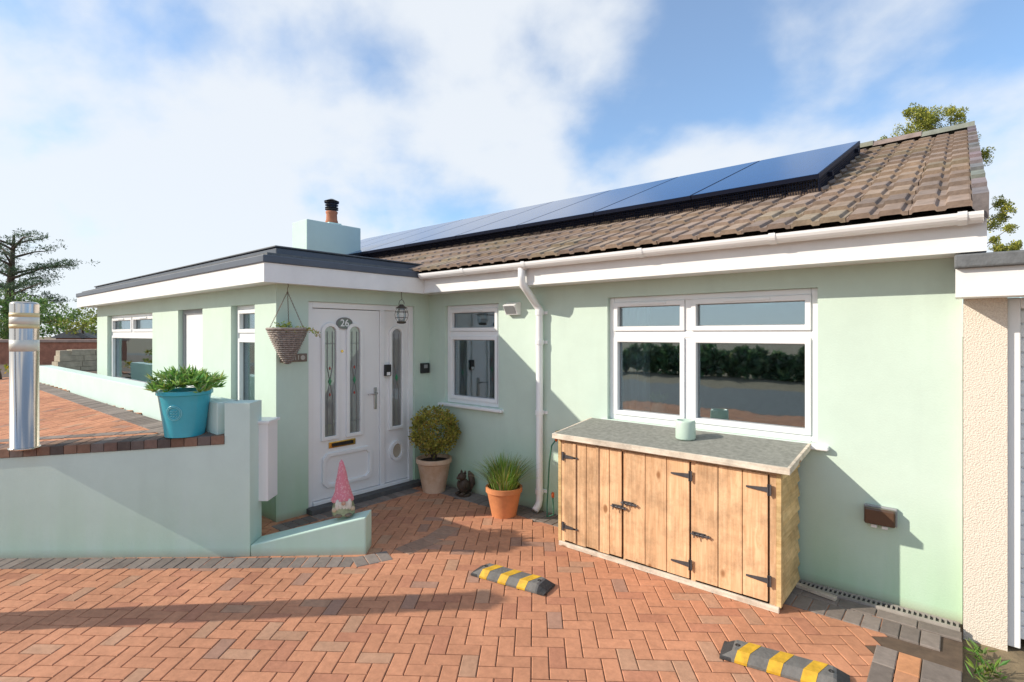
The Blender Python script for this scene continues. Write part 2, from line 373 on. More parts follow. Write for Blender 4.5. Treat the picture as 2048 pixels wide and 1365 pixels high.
far=W1+dirw*14
pl=[(-4.36,1.72),(W1.x-.05,W1.y+.1),(far.x-.1,far.y+.1),(-60,far.y),(-60,1.72)]
g.prism(pl,-.2,[zt(p[1])-.02 for p in pl])
g.prism([(-60,1.72),(-11.75,1.72),(-11.75,60),(-60,60)],-.2,.90)
struct(g.build('raised_ground',SAND))
g=MB()
f5=W1+dirw*7
herring(g,[(-4.7,1.55),(W1.x-.35,W1.y-.05),(f5.x-.2,f5.y+.1),(-13.5,f5.y),(-13.5,1.62)],math.radians(20),zter,red)
struct(g.build('raised_driveway',BRICK))
g=MB(); band(g,[(-4.75,1.52),(-13,1.52)],grey,zter,h=.004)
p0=W1+Vector((-.40,.10)); band(g,[p0,p0+dirw*6.5],grey,zter,across=.1,along=.2,h=.006)
struct(g.build('terrace_border',BRICK))
nrm=Vector((dirw.y,-dirw.x));
if nrm.dot(Vector(cam(0,1)))<0: nrm=-nrm
rw=thing('retaining_wall','long low pale mint rendered retaining wall holding up the raised brick drive, with a brick coping','wall',(W1.x,W1.y,0))
g=MB(); seg=14; ps=[W1+dirw*(i*7.6/seg) for i in range(seg+1)]
vs=[]
for p in ps:
    P2=p+nrm*.2; zz=zt(p.y)-.06; vs+=[(p.x,p.y,-.05),(p.x,p.y,zz),(P2.x,P2.y,zz),(P2.x,P2.y,-.05)]
fs=[]
for i in range(seg):
    for k in range(4): fs.append((4*i+k,4*i+(k+1)%4,4*i+4+(k+1)%4,4*i+4+k))
fs+=[(0,1,2,3),(4*seg+3,4*seg+2,4*seg+1,4*seg)]
g.add(vs,fs); g.build('wall',MINT2,rw)
g=MB(); g.prism([W1,W0,W0+nrm*.2,W1+nrm*.2],-.05,1.17); g.build('pier',MINT2,rw)
L0=Vector(W0)+nrm*.004; L1=Vector(cam(-1.125,4.09)); L2=L1+nrm*.19; L3=L0+nrm*.19
g=MB(); g.prism([L0,L1,L2,L3],-.05,[.085,.29,.29,.085]); g.build('wing_wall',MINT2,rw,bevel=.012,seg=3)
g=MB(); t=.05
while t<6.9:
    c=W1+dirw*t+nrm*.09; an=math.atan2(dirw.y,dirw.x)
    paver(g,c.x,c.y,an,.1,.205,zter,brown(),gap=.003,h=.010,dep=.066); t+=.1
g.build('coping',BRICK,rw)
g=MB(); p=W1; q=W1+dirw*6.9
P2=p+nrm*.17; Q2=q+nrm*.17; p2=p+nrm*.012; q2=q+nrm*.012
g.prism([p2,q2,Q2,P2],[zt(p.y)-.08,zt(q.y)-.08,zt(q.y)-.08,zt(p.y)-.08],[zt(p.y),zt(q.y),zt(q.y),zt(p.y)])
g.build('mortar_bed',SAND,rw)
g=MB(); g.box(-11.7,-4.37,1.65,1.82,-.05,1.17)
tag(g.build('parapet_wall',MINT2,at=(-8,1.73,0),bevel=.006),'low mint parapet wall running along the raised drive in front of the left windows','wall')
x,y=cam(-2.03,4.28); M=Matrix.Translation((x,y,0))@Matrix.Rotation(math.radians(40.3),4,'Z')
mb_=thing('meter_box','white metal box fixed behind the mint pier beside the porch','box',(x,y,.38))
g=MB(); g.box(-.09,.10,-.08,.10,.375,.99,M=M); g.build('case',WHITE,mb_,bevel=.006)
g=MB(); g.box(-.105,.115,-.095,.115,.99,1.012,M=M); g.build('lid',WHITE,mb_,bevel=.004)

# ---------------- the house
YW=4.08; XD=-4.72; YP=2.28; XL=-10.97; SOF=2.15
FY=lambda Y:(lambda s,n,z:(s,Y-n,z)); FX=lambda X:(lambda s,n,z:(X+n,s,z))
house=thing('bungalow','mint green rendered bungalow with white windows, brown tiled roof and solar panels','house',(-5,5,0))
def holes(mb,fr,s0,s1,z0,z1,hs,t):
    S=sorted({s0,s1,*[h[0] for h in hs],*[h[1] for h in hs]}); Z=sorted({z0,z1,*[h[2] for h in hs],*[h[3] for h in hs]})
    def solid(i,j):
        if i<0 or j<0 or i>=len(S)-1 or j>=len(Z)-1: return False
        cs=(S[i]+S[i+1])/2; cz=(Z[j]+Z[j+1])/2
        return not any(h[0]<cs<h[1] and h[2]<cz<h[3] for h in hs)
    for i in range(len(S)-1):
        for j in range(len(Z)-1):
            if not solid(i,j): continue
            A,B,c,d=S[i],S[i+1],Z[j],Z[j+1]
            q=lambda *p: mb.add([fr(*k) for k in p],[(0,1,2,3)])
            q((A,0,c),(B,0,c),(B,0,d),(A,0,d)); q((A,-t,c),(A,-t,d),(B,-t,d),(B,-t,c))
            if not solid(i-1,j): q((A,0,c),(A,0,d),(A,-t,d),(A,-t,c))
            if not solid(i+1,j): q((B,0,c),(B,-t,c),(B,-t,d),(B,0,d))
            if not solid(i,j-1): q((A,0,c),(A,-t,c),(B,-t,c),(B,0,c))
            if not solid(i,j+1): q((A,0,d),(B,0,d),(B,-t,d),(A,-t,d))
BW=(-2.366,-.748,.955,2.015); SW=(-4.45,-3.64,.93,2.015)
WA=(-10.35,-8.15,.93,1.985); WP=(-7.2,-6.44,.5,1.985); WC=(-5.69,-5.15,.6,1.985)
g=MB()
holes(g,FY(YW),XD-.0,0,-.05,2.3,[BW,SW],.2)
holes(g,FX(XD),YP+.2,YW-.0,-.05,2.3,[(2.59,3.87,.03,2.01)],.2)
holes(g,FY(YP),XL,XD-.0,-.05,2.3,[WA,WP,WC],.2)
g.box(-.2,-.001,YW+.2,11.3,-.05,2.3); g.box(XL+.2,-.2,11.1,11.3,-.05,2.3); g.box(XL+.001,XL+.2,YP+.2,11.3,-.05,2.3)
for X in (-.2,XL+.001): g.extr([(X,4.30,2.301),(X,11.2,2.301),(X,7.6,3.70)],(.199,0,0))
g.build('wall',MINT,house,recalc=False)
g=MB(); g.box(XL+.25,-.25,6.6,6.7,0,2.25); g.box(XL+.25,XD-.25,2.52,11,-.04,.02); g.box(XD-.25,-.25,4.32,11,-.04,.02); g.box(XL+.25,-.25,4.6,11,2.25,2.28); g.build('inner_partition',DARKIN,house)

def window(fr,w,zt_,mull,sill=.05,rec=.04,vents=True,single_bottom=False):
    s0,s1,z0,z1=w; fw=.045
    g=MB()
    g.fb(fr,s0,s0+fw,-rec-.07,-rec,z0,z1); g.fb(fr,s1-fw,s1,-rec-.07,-rec,z0,z1)
    g.fb(fr,s0+fw,s1-fw,-rec-.07,-rec-.001,z1-fw,z1); g.fb(fr,s0+fw,s1-fw,-rec-.07,-rec-.001,z0,z0+fw)
    g.fb(fr,s0+fw,s1-fw,-rec-.068,-rec-.002,zt_-.028,zt_+.028)
    xs=[s0+fw]+mull+[s1-fw]
    for m_ in mull:
        g.fb(fr,m_-.028,m_+.028,-rec-.066,-rec-.003,z0+fw if not single_bottom else zt_+.028,zt_-.028 if not single_bottom else z1-fw)
        if not single_bottom: g.fb(fr,m_-.028,m_+.028,-rec-.066,-rec-.003,zt_+.028,z1-fw)
    fo=g.build('window',WHITE,house,bevel=.006)
    cells=[]
    for i in range(len(xs)-1):
        A=xs[i]+(.028 if i>0 else 0); B=xs[i+1]-(.028 if i<len(xs)-2 else 0)
        cells.append((A,B,zt_+.028,z1-fw,True))
        if not single_bottom: cells.append((A,B,z0+fw,zt_-.028,False))
    if single_bottom: cells.append((s0+fw,s1-fw,z0+fw,zt_-.028,False))
    for A,B,c,d,top in cells:
        k=.038; n0,n1=-rec-.06,-rec+.012
        g=MB(); g.ring(fr,[(A,c),(B,c),(B,d),(A,d)],[(A+k,c+k),(B-k,c+k),(B-k,d-k),(A+k,d-k)],n0,n1)
        sa_=g.build('sash',WHITE,fo,bevel=.005)
        g=MB(); kk=k-.006; g.ring(fr,[(A+kk,c+kk),(B-kk,c+kk),(B-kk,d-kk),(A+kk,d-kk)],[(A+k+.006,c+k+.006),(B-k-.006,c+k+.006),(B-k-.006,d-k-.006),(A+k+.006,d-k-.006)],n0+.02,n0+.034); g.build('gasket',GREYP,fo)
        if top and vents: g=MB(); g.fb(fr,(A+B)/2-.16,(A+B)/2+.16,n1,n1+.012,d-.026,d-.008); g.build('trickle_vent',WHITE,fo,bevel=.003)
        g=MB(); g.fb(fr,A+k-.003,B-k+.003,n0+.02,n0+.026,c+k-.003,d-k+.003); g.build('pane',GLASS,fo)
    if sill:
        g=MB(); g.fb(fr,s0-.07,s1+.07,-rec,sill,z0-.035,z0-.004); g.build('sill',WHITE,fo,bevel=.008)
    return fo
fbw=window(FY(YW),BW,1.695,[(-1.66)])
fsw=window(FY(YW),SW,1.70,[])
fwa=window(FY(YP),WA,1.70,[-9.25],single_bottom=True,rec=.06,sill=.03)
fwc=window(FY(YP),WC,1.68,[],rec=.06,sill=0,vents=False)
def curtain(x0,x1,y,z0,z1,par):
    g=MB(); n=36; vs=[]
    for i in range(n+1):
        t=i/n; xx=x0+(x1-x0)*t; yy=y+.025*math.sin(t*26)
        vs+=[(xx,yy,z0),(xx,yy,z1)]
    g.add(vs,[(2*i,2*i+2,2*i+3,2*i+1) for i in range(n)]); g.build('curtain',CURT,par,smooth=True)
curtain(-2.40,-2.10,YW+.26,.9,2.05,fbw); curtain(-4.5,-4.36,YW+.26,.9,2.05,fsw)
g=MB()
for i in range(9): z=1.97-i*.028; g.box(WA[0]+.05,WA[1]-.05,YP+.22,YP+.245,z-.012,z)
g.build('blind',CURT,fwa)
ORN=mat('ornament_glaze',(.3,.42,.40),.5)
g=MB(); g.lathe([(.0,0),(.055,.0),(.07,.08),(.05,.14)],(-2.0,YW+.24,.96),14); g.build('vase',ORN,fbw)
g=MB()
for k in range(60):
    an=U(0,6.28); g.leaf((-2.0,YW+.24,1.09),(math.cos(an)*.6,math.sin(an)*.3,U(.3,1.2)),U(.06,.14),.02,(.30,.40,.10))
g.build('window_plant',LEAF,fbw,recalc=False)
g=MB(); g.fb(FY(YP),WP[0],WP[1],-.11,-.07,WP[2],WP[3]); o=g.build('panel',WHITE,house,bevel=.004)
g=MB(); w=WP; g.ring(FY(YP),[(w[0],w[2]),(w[1],w[2]),(w[1],w[3]),(w[0],w[3])],[(w[0]+.05,w[2]+.05),(w[1]-.05,w[2]+.05),(w[1]-.05,w[3]-.05),(w[0]+.05,w[3]-.05)],-.08,-.05); g.build('panel_frame',GREYP,o)

# ---- front door set
fr=FX(XD); D0,D1,D2=2.59,3.455,3.87; zb,ztp=.03,2.01
g=MB(); fw=.06; n0,n1=-.11,-.03
g.fb(fr,D0,D0+fw,n0,n1,zb,ztp); g.fb(fr,D2-fw,D2,n0,n1,zb,ztp); g.fb(fr,D1-.03,D1+.03,n0,n1-.001,zb+.05,ztp-fw)
g.fb(fr,D0+fw,D2-fw,n0,n1-.001,ztp-fw,ztp); g.fb(fr,D0+fw,D2-fw,n0,n1+.02,zb,zb+.05)
door_frame=g.build('door_frame',WHITE,house,bevel=.005)
g=MB(); g.fb(fr,D0-.02,D2+.05,-.02,.10,-.0,.05); g.build('doorstep',mat('doorstep',(.12,.12,.12),.8,9,.2),house,bevel=.004)
dl0,dl1,dz0,dz1=D0+fw+.003,D1-.033,zb+.055,ztp-fw-.006
def arch(c,hw,z0,z1,n=14):
    pts=[(c-hw,z0),(c+hw,z0)]
    for i in range(n+1):
        an=math.pi*i/n; pts.append((c+hw*math.cos(an),z1-hw*.9+hw*.9*math.sin(an)))
    return pts
def chamf(s0,s1,z0,z1,k=.05):
    return [(s0+k,z0),(s1-k,z0),(s1,z0+k),(s1,z1-k),(s1-k,z1),(s0+k,z1),(s0,z1-k),(s0,z0+k)]
g=MB(); g.fb(fr,dl0,dl1,-.09,-.045,dz0,dz1)
door=g.build('door',WHITE,house,bevel=.004)
cA=onX(664,760,XD)[0]; cB=onX(713,760,XD)[0]
za0=onX(664,873,XD)[1]; za1=onX(664,655,XD)[1]
def diamond(par,c,z,w,h,n,nm,m): g=MB(); g.extr([fr(c+s,n,z+q) for s,q in ((0,-h),(w,0),(0,h),(-w,0))],(.006,0,0)); g.build(nm,m,par)
for c in (cA,cB):
    out=arch(c,.095,za0-.04,za1+.045); mid=arch(c,.062,za0-.005,za1+.01)
    g=MB(); g.ring(fr,out,mid,-.046,-.020); g.build('moulding',WHITE,door,bevel=.004)
    g=MB(); g.extr([fr(s,-.044,z) for s,z in arch(c,.064,za0-.006,za1+.012)],(.003,0,0)); g.build('door_pane',DGLASS,door)
    g=MB(); zm=(za0+za1)/2
    for s in (-.028,.028): g.tube([fr(c+s,-.038,za0),fr(c+s,-.038,zm-.14),fr(c,-.038,zm),fr(c-s,-.038,zm+.14),fr(c-s,-.038,za1-.04)],.0035,6)
    for z in (za0+.12,za1-.16): g.tube([fr(c-.06,-.038,z),fr(c+.06,-.038,z)],.003,6)
    g.build('leading',LEAD,door)
    diamond(door,c,zm,.018,.04,-.04,'green_diamond',GREEN_T)
    for zz in (-.13,.13): diamond(door,c,zm+zz,.008,.016,-.04,'red_diamond',RED_T)
cm=(cA+cB)/2
g=MB(); o_=chamf(dl0+.10,dl1-.10,dz0+.10,za0-.17,.05); i_=chamf(dl0+.135,dl1-.135,dz0+.135,za0-.205,.04); g.ring(fr,o_,i_,-.046,-.022); g.build('moulding',WHITE,door,bevel=.004)
g=MB(); g.fb(fr,cm-.15,cm+.15,-.046,-.030,za0-.125,za0-.065); lb=g.build('letterbox',GOLD,door,bevel=.006)
g=MB(); g.fb(fr,cm-.12,cm+.12,-.030,-.026,za0-.112,za0-.078); g.build('flap',BLACKM,lb)
yy,zz=onX(693,647,XD)
g=MB(); g.extr([fr(yy+.085*math.cos(t*math.pi/12),-.045,zz+.055*math.sin(t*math.pi/12)) for t in range(24)],(.012,0,0)); nump=g.build('number_plate',mat('plate_grey',(.20,.26,.23),.35),door)
g=MB(); g.ring(fr,[(yy+.09*math.cos(t*math.pi/12),zz+.06*math.sin(t*math.pi/12)) for t in range(24)],[(yy+.078*math.cos(t*math.pi/12),zz+.048*math.sin(t*math.pi/12)) for t in range(24)],-.045,-.028); g.build('plate_rim',LEAD,door)
def text(name,body,size,pos,M3,m,parent,ext=.001):
    cu=bpy.data.curves.new(name,'FONT'); cu.body=body; cu.size=size; cu.align_x='CENTER'; cu.align_y='CENTER'; cu.extrude=ext; cu.offset=.001
    to=bpy.data.objects.new(name+'_src',cu); C.objects.link(to); dg=bpy.context.evaluated_depsgraph_get()
    me=bpy.data.meshes.new_from_object(to.evaluated_get(dg)); bpy.data.objects.remove(to)
    off=Vector(ORG[parent.name]); me.transform(Matrix.Translation(Vector(pos)-off)@M3.to_4x4()); me.materials.clear(); me.materials.append(m)
    o=bpy.data.objects.new(name,me); C.objects.link(o); o.parent=parent; ORG[o.name]=tuple(off); return o
TX=Matrix(((0,0,1),(1,0,0),(0,1,0)))
text('door_number','26',.10,(XD-.031,yy,zz),TX,WHITE,door)
zz=onX(750,795,XD)[1]; yy=dl1-.055
SAT=mat('satin_metal',(.6,.6,.6),.3,metal=.8)
g=MB(); g.fb(fr,yy-.018,yy+.018,-.046,-.030,zz-.13,zz+.10); hp=g.build('handle_plate',SAT,door,bevel=.006)
g=MB(); g.tube([fr(yy,-.03,zz+.04),fr(yy,.0,zz+.04),fr(yy-.02,.01,zz+.042),fr(yy-.12,.01,zz+.035)],.009,8); g.build('handle',SAT,door,smooth=True)
zz=onX(688,703,XD)[1]; g=MB(); g.extr([fr(cm+.014*math.cos(t*math.pi/6),-.045,zz+.014*math.sin(t*math.pi/6)) for t in range(12)],(.006,0,0)); g.build('spyhole',GOLD,door)
s0,s1=D1+.03,D2-fw; cs=(s0+s1)/2
g=MB(); g.fb(fr,s0,s1,-.09,-.05,zb+.055,ztp-fw-.001); side=g.build('sidelight',WHITE,house,bevel=.003)
zs0=onX(797,852,XD)[1]; zs1=onX(797,660,XD)[1]
g=MB(); g.ring(fr,arch(cs,.10,zs0-.04,zs1+.04),arch(cs,.066,zs0-.005,zs1+.008),-.051,-.026); g.build('moulding',WHITE,side,bevel=.004)
g=MB(); g.extr([fr(s,-.049,z) for s,z in arch(cs,.068,zs0-.006,zs1+.01)],(.003,0,0)); g.build('side_pane',DGLASS,side)
g=MB(); zm=(zs0+zs1)/2
for s in (-.03,.03): g.tube([fr(cs+s,-.043,zs0),fr(cs+s,-.043,zm-.14),fr(cs,-.043,zm),fr(cs-s,-.043,zm+.14),fr(cs-s,-.043,zs1-.04)],.0035,6)
g.build('leading',LEAD,side)
diamond(side,cs,zm,.018,.04,-.045,'green_diamond',GREEN_T)
zc=onX(799,902,XD)[1]
g=MB(); ou=[(cs+.095*math.cos(t*math.pi/10),zc+.11*math.sin(t*math.pi/10)) for t in range(20)]; inn=[(cs+.064*math.cos(t*math.pi/10),zc+.078*math.sin(t*math.pi/10)) for t in range(20)]
g.ring(fr,ou,inn,-.051,-.02); cf=g.build('cat_flap',WHITE,side)
g=MB(); g.extr([fr(s,-.049,z) for s,z in inn],(.01,0,0)); g.build('flap_pane',AMBER,side)
def small(px0,px1,py0,py1,nm,m,n=.03,parent=house):
    y0,z1=onX(px0,py0,XD); y1,z0=onX(px1,py1,XD); g=MB(); g.fb(fr,y0,y1,-.03 if nm=='keypad' else 0,n,z0,z1); return g.build(nm,m,parent,bevel=.005)
k=small(771,783,730,752,'keypad',BLACK,.0); y_,z_=onX(777,747,XD); g=MB(); g.fb(fr,y_-.022,y_+.022,0,.004,z_-.022,z_+.012); g.build('key_plate',WHITE,k)
k=small(840,856,727,746,'doorbell',BLACK,.03); y_,z_=onX(848,733,XD); g=MB(); g.fb(fr,y_-.025,y_+.025,.03,.034,z_-.02,z_+.02); g.build('bell_lens',GREYP,k)
x0,z1=onY(1018,606,YW); x1,z0=onY(1042,630,YW)
g=MB(); g.extr([(x0,YW,z0),(x0,YW-.05,z0),(x0,YW-.10,z1-.03),(x0,YW-.03,z1),(x0,YW,z1)],(x1-x0-.0,0,0)); sl=g.build('security_light',WHITE,house,bevel=.004)
g=MB(); g.extr([(x0+.012,YW-.053,z0+.006),(x0+.012,YW-.103,z1-.04),(x0+.012,YW-.097,z1-.045),(x0+.012,YW-.047,z0+.004)],(x1-x0-.024,0,0)); g.build('lamp_panel',GREYP,sl)
x0,z1=onY(1731,1008,YW); x1,z0=onY(1793,1052,YW)
g=MB(); g.fb(FY(YW),x0,x1,.031,.075,z0,z1); so=g.build('outdoor_socket',mat('smoked_cover',(.10,.06,.04),.15,5,.1),house,bevel=.012,seg=3)
g=MB(); g.fb(FY(YW),x0-.006,x1+.006,0,.031,z0-.005,z1+.006); g.build('back_plate',GREYP,so,bevel=.006)
for t in (.3,.65): g=MB(); c=x0+(x1-x0)*t; g.fb(FY(YW),c-.016,c+.016,.01,.045,z0-.026,z0-.006); g.build('cable_gland',WHITE,so,bevel=.004)

# ---- flat porch roof
XR=-4.5; YF=2.07; XLL=-11.25
def ringwall(g,off,w,z0,z1,yend):
    x0,x1,y0=XLL+off,XR-off,YF+off
    P=[(x0,yend),(x0,y0),(x1,y0),(x1,yend),(x1-w,yend),(x1-w,y0+w),(x0+w,y0+w),(x0+w,yend)]
    n=8; vs=[(p[0],p[1],z) for z in (z0,z1) for p in P]
    top=[(0,1,6,7),(1,2,5,6),(2,3,4,5)]
    g.add(vs,[f[::-1] for f in top]+[tuple(i+8 for i in f) for f in top]+[(i,(i+1)%8,8+(i+1)%8,8+i) for i in range(8)])
g=MB(); g.box(XLL+.02,XR-.02,YF+.02,4.5,SOF,SOF+.02); g.build('soffit',WHITEB,house)
g=MB(); ringwall(g,0,.02,SOF-.01,2.305,3.83); g.build('flat_roof_fascia',WHITEB,house)
g=MB(); g.box(XLL-.015,XR+.015,YF-.015,3.86,2.306,2.368); 
fr_=g.build('flat_roof',GREYTRIM,house,bevel=.006)
g=MB(); g.box(XLL+.05,XR-.05,YF+.05,4.4,2.369,2.40); g.build('felt_deck',FELT,fr_)
g=MB(); ringwall(g,.2,.09,2.40,2.478,4.25); g.build('roof_kerb',GREYTRIM,fr_,bevel=.012)
g=MB(); ringwall(g,.185,.12,2.478,2.492,4.25); g.build('kerb_cap',mat('grey_cap',(.10,.11,.125),.5,3,.1),fr_,bevel=.004)
# ---- main roof
YE,ZE,YR,ZR=3.74,2.375,7.6,3.90
sl=Vector((0,YR-YE,ZR-ZE)); SL=sl.length; sd=sl.normalized(); sn=Vector((0,-sd.z,sd.y))
def rp_(x,s,n=0): return Vector((x,YE,ZE))+sd*s+sn*n
XV0,XV1=-11.4,.07
g=MB(); g.extr([rp_(XV0,.02,-.03),rp_(XV1-.02,.02,-.03),rp_(XV1-.02,SL,-.03),rp_(XV0,SL,-.03)],-sn*.04); 
g.extr([(XV0,2*YR-YE,ZE),(XV1,2*YR-YE,ZE),(XV1,YR,ZR),(XV0,YR,ZR)],(0,0,-.05))
deck=g.build('roof_deck',mat('deck_grey',(.10,.085,.07),.9),house)
g=MB(); rows=13; e=SL/rows; w=.30
prof=[(0,0),(.010,.0),(.018,.016),(.026,.018),(.106,.018),(.114,.016),(.122,0),(.150,0),(.158,0),(.166,.016),(.174,.018),(.256,.018),(.264,.016),(.272,0),(.297,0)]
nc=int((XV1-XV0)/w)+1
for i in range(rows):
    for j in range(nc):
        x1=XV1-j*w; x0=x1-w
        if x1<-4.55 and i==0: continue
        k=U(.88,1.12); base=random.choice([(.335,.255,.205),(.35,.27,.22),(.305,.24,.20),(.36,.275,.21),(.33,.27,.20)]); col=tuple(c*k for c in base)
        jz=U(-.002,.003); tl=U(-.002,.002); js=U(-.004,.004)
        vs=[]; n=len(prof)
        for (px_,h) in prof: vs.append(rp_(x0+px_+tl,i*e-.03+js,h+.028+jz))
        for (px_,h) in prof: vs.append(rp_(x0+px_+tl,(i+1)*e+.01,h+.0+jz*.3))
        for (px_,h) in prof: vs.append(rp_(x0+px_+tl,i*e-.028+js,h*.6+.002))
        fs=[(q,q+1,n+q+1,n+q) for q in range(n-1)]+[(2*n+q,2*n+q+1,q+1,q) for q in range(n-1)]+[(0,n,2*n),(n-1,2*n+n-1,2*n-1)]
        g.add(vs,fs,col)
roof=g.build('roof',TILE,house,recalc=False)
g=MB(); x=XV1+.03
while x>XV0:
    c=tuple(q*U(.8,1.1) for q in (.30,.25,.215)); pts=[]
    for k in range(9):
        an=math.pi*(.08+.84*k/8); pts.append((0,YR+.13*math.cos(an),ZR-.03+.11*math.sin(an)))
    vs=[(x,p[1],p[2]+.012) for p in pts]+[(x-.455,p[1],p[2]) for p in pts]+[(x,p[1],p[2]-.02) for p in pts]
    g.add(vs,[(q,q+1,9+q+1,9+q) for q in range(8)]+[(18+q,18+q+1,q+1,q) for q in range(8)],c); x-=.45
g.build('ridge',TILE,roof,recalc=False)
g=MB()
for i in range(rows):
    s0=i*e-.04; s1=(i+1)*e-.01
    vs=[rp_(XV1-.03,s0,.075),rp_(XV1+.035,s0,.075),rp_(XV1+.035,s0,-.07),rp_(XV1-.03,s1,.05),rp_(XV1+.035,s1,.05),rp_(XV1+.035,s1,-.07),rp_(XV1-.03,s0,0),rp_(XV1-.03,s1,0)]
    g.add(vs,[(0,1,4,3),(1,2,5,4),(0,6,2,1),(0,3,7,6)],tuple(q*U(.85,1.1) for q in (.26,.25,.245)))
g.build('verge',TILE,roof,recalc=False)
g=MB(); g.box(XR+.002,.10,3.82,3.84,2.145,2.335); g.box(XR+.002,.10,3.813,3.8195,2.145,2.165)
g.build('fascia',WHITEB,house)
g=MB(); g.box(XR+.002,.10,3.84,YW-.0,2.15,2.165); g.build('eaves_soffit',WHITEB,house)
g=MB(); g.extr([(.06,3.845,2.17),(.06,4.2,2.17),(.06,YR,ZR-.26),(.06,YR,ZR-.12)],(.018,0,0)); g.build('bargeboard',WHITEB,house)
def gut(x0,x1):
    n=10; vs=[]; fs=[]
    for x in (x0,x1):
        for r in (.056,.050):
            for k in range(n+1):
                an=math.pi+math.pi*k/n; vs.append((x,3.762+r*math.cos(an),2.345+r*math.sin(an)*1.0))
    m=n+1
    for k in range(n): fs+=[(k,k+1,2*m+k+1,2*m+k),(m+k+1,m+k,3*m+k,3*m+k+1)]
    fs+=[(0,2*m,3*m,m),(n,m+n,3*m+n,2*m+n)]
    return vs,fs
g=MB(); g.add(*gut(XR+.03,.085)); gu=g.build('gutter',WHITE,house)
for px in (1925,1548,1285,1052,930):
    x,_=onY(px,450,3.76); g=MB(); n=12; P=[]
    for k in range(n+1):
        an=math.pi*.97+math.pi*1.03*k/n; P.append((x-.02,3.762+.060*math.cos(an),2.345+.060*math.sin(an)))
    vs=[]
    for p in P: vs+=[p,(p[0]+.04,p[1],p[2])]
    g.add(vs,[(2*k,2*k+1,2*k+3,2*k+2) for k in range(n)]); g.build('gutter_bracket',WHITE,gu)
n=10; g=MB()
g.add([( .086,3.762+.06*math.cos(math.pi+math.pi*k/n),2.345+.06*math.sin(math.pi+math.pi*k/n)) for k in range(n+1)],[tuple(range(n+1))])
g.build('gutter_end',WHITE,gu)
xd,_=onY(1079,800,YW-.05); xt,_=onY(1043,560,3.76)
g=MB(); yy=YW-.05
g.tube([(xt,3.762,2.30),(xt,3.762,2.20),(xt,3.775,2.15),(xt+.02,3.81,2.10),(xd-.03,yy-.03,1.99),(xd,yy,1.93),(xd,yy,1.85),(xd,yy,.12),(xd,yy-.02,.07),(xd+.0,yy-.07,.035)],.034,14)
dp=g.build('downpipe',WHITE,house,smooth=True)
for z in (1.9,1.62,.95,.2): g=MB(); g.tube([(xd,yy,z-.022),(xd,yy,z+.022)],.041,14); g.box(xd-.06,xd+.06,yy+.035,YW,z-.014,z+.014); g.build('pipe_collar',WHITE,dp)
# ---- chimney
g=MB(); g.box(-8.06,-7.61,4.15,5.10,2.3,3.45); ch=g.build('chimney',MINT2,house,bevel=.01)
cx,cy=-7.83,4.70; dz=-.05
g=MB(); g.box(cx-.11,cx+.11,cy-.11,cy+.11,3.45,3.49); g.build('flaunching',MINT2,ch)
g=MB(); g.lathe([(.09,3.53+dz),(.10,3.57+dz),(.088,3.60+dz),(.083,3.69+dz),(.094,3.71+dz),(.094,3.735+dz),(.06,3.735+dz)],(cx,cy,0),20); g.build('chimney_pot',mat('red_clay',(.52,.20,.11),.85,8,.15),ch,smooth=True)
g=MB(); g.lathe([(.075,3.735+dz),(.075,3.76+dz),(.105,3.765+dz),(.105,3.775+dz),(.04,3.775+dz)],(cx,cy,0),20)
for z,r in ((3.80,.105),(3.84,.105),(3.88,.115)): g.lathe([(.02,z+.012+dz),(r,z+dz),(r,z-.005+dz),(.02,z-.005+dz)],(cx,cy,0),20)
for k in range(4): an=k*math.pi/2; g.tube([(cx+.08*math.cos(an),cy+.08*math.sin(an),3.76+dz),(cx+.08*math.cos(an),cy+.08*math.sin(an),3.90+dz)],.006,6)
g.lathe([(.12,3.90+dz),(.03,3.94+dz),(0,3.945+dz)],(cx,cy,0),20)
g.build('cowl',BLACKM,ch)
# ---- solar panels
ps0=(4.86-YE)/sd.y; ps1=(7.08-YE)/sd.y; hh=.165
for i in range(9):
    x1=-.87-i*1.045; x0=x1-1.037
    g=MB(); g.extr([rp_(x0,ps0,hh),rp_(x1,ps0,hh),rp_(x1,ps1,hh),rp_(x0,ps1,hh)],-sn*.035); pn=g.build('solar_panel',PFRAME,house)
    g=MB(); k=.011; g.extr([rp_(x0+k,ps0+k,hh+.002),rp_(x1-k,ps0+k,hh+.002),rp_(x1-k,ps1-k,hh+.002),rp_(x0+k,ps1-k,hh+.002)],-sn*.004); g.build('solar_cells',SOLAR,pn)
    g=MB(); x=x0
    while x<x1: 
        p=rp_(x,ps0+.012,.02); q=rp_(x,ps0+.012,hh-.03); g.tube([p,q],.003,3); x+=.0205
    for n_ in (.04,.06,.08,.10,.12): g.tube([rp_(x0,ps0+.012,n_),rp_(x1,ps0+.012,n_)],.003,3)
    g.build('mesh_guard',PFRAME,pn,recalc=False)
g=MB(); s=ps0
while s<ps1: g.tube([rp_(-.875,s,.02),rp_(-.875,s,hh-.03)],.003,3); s+=.0205
for n_ in (.04,.06,.08,.10,.12): g.tube([rp_(-.875,ps0,n_),rp_(-.875,ps1,n_)],.003,3)
g.build('end_mesh_guard',PFRAME,house)
for sl_ in (ps0+.4,ps1-.4): g=MB(); g.extr([rp_(-10.2,sl_,.08),rp_(-.84,sl_,.08),rp_(-.84,sl_,.12),rp_(-10.2,sl_,.12)],sd*.04); g.build('panel_rail',PFRAME,house)

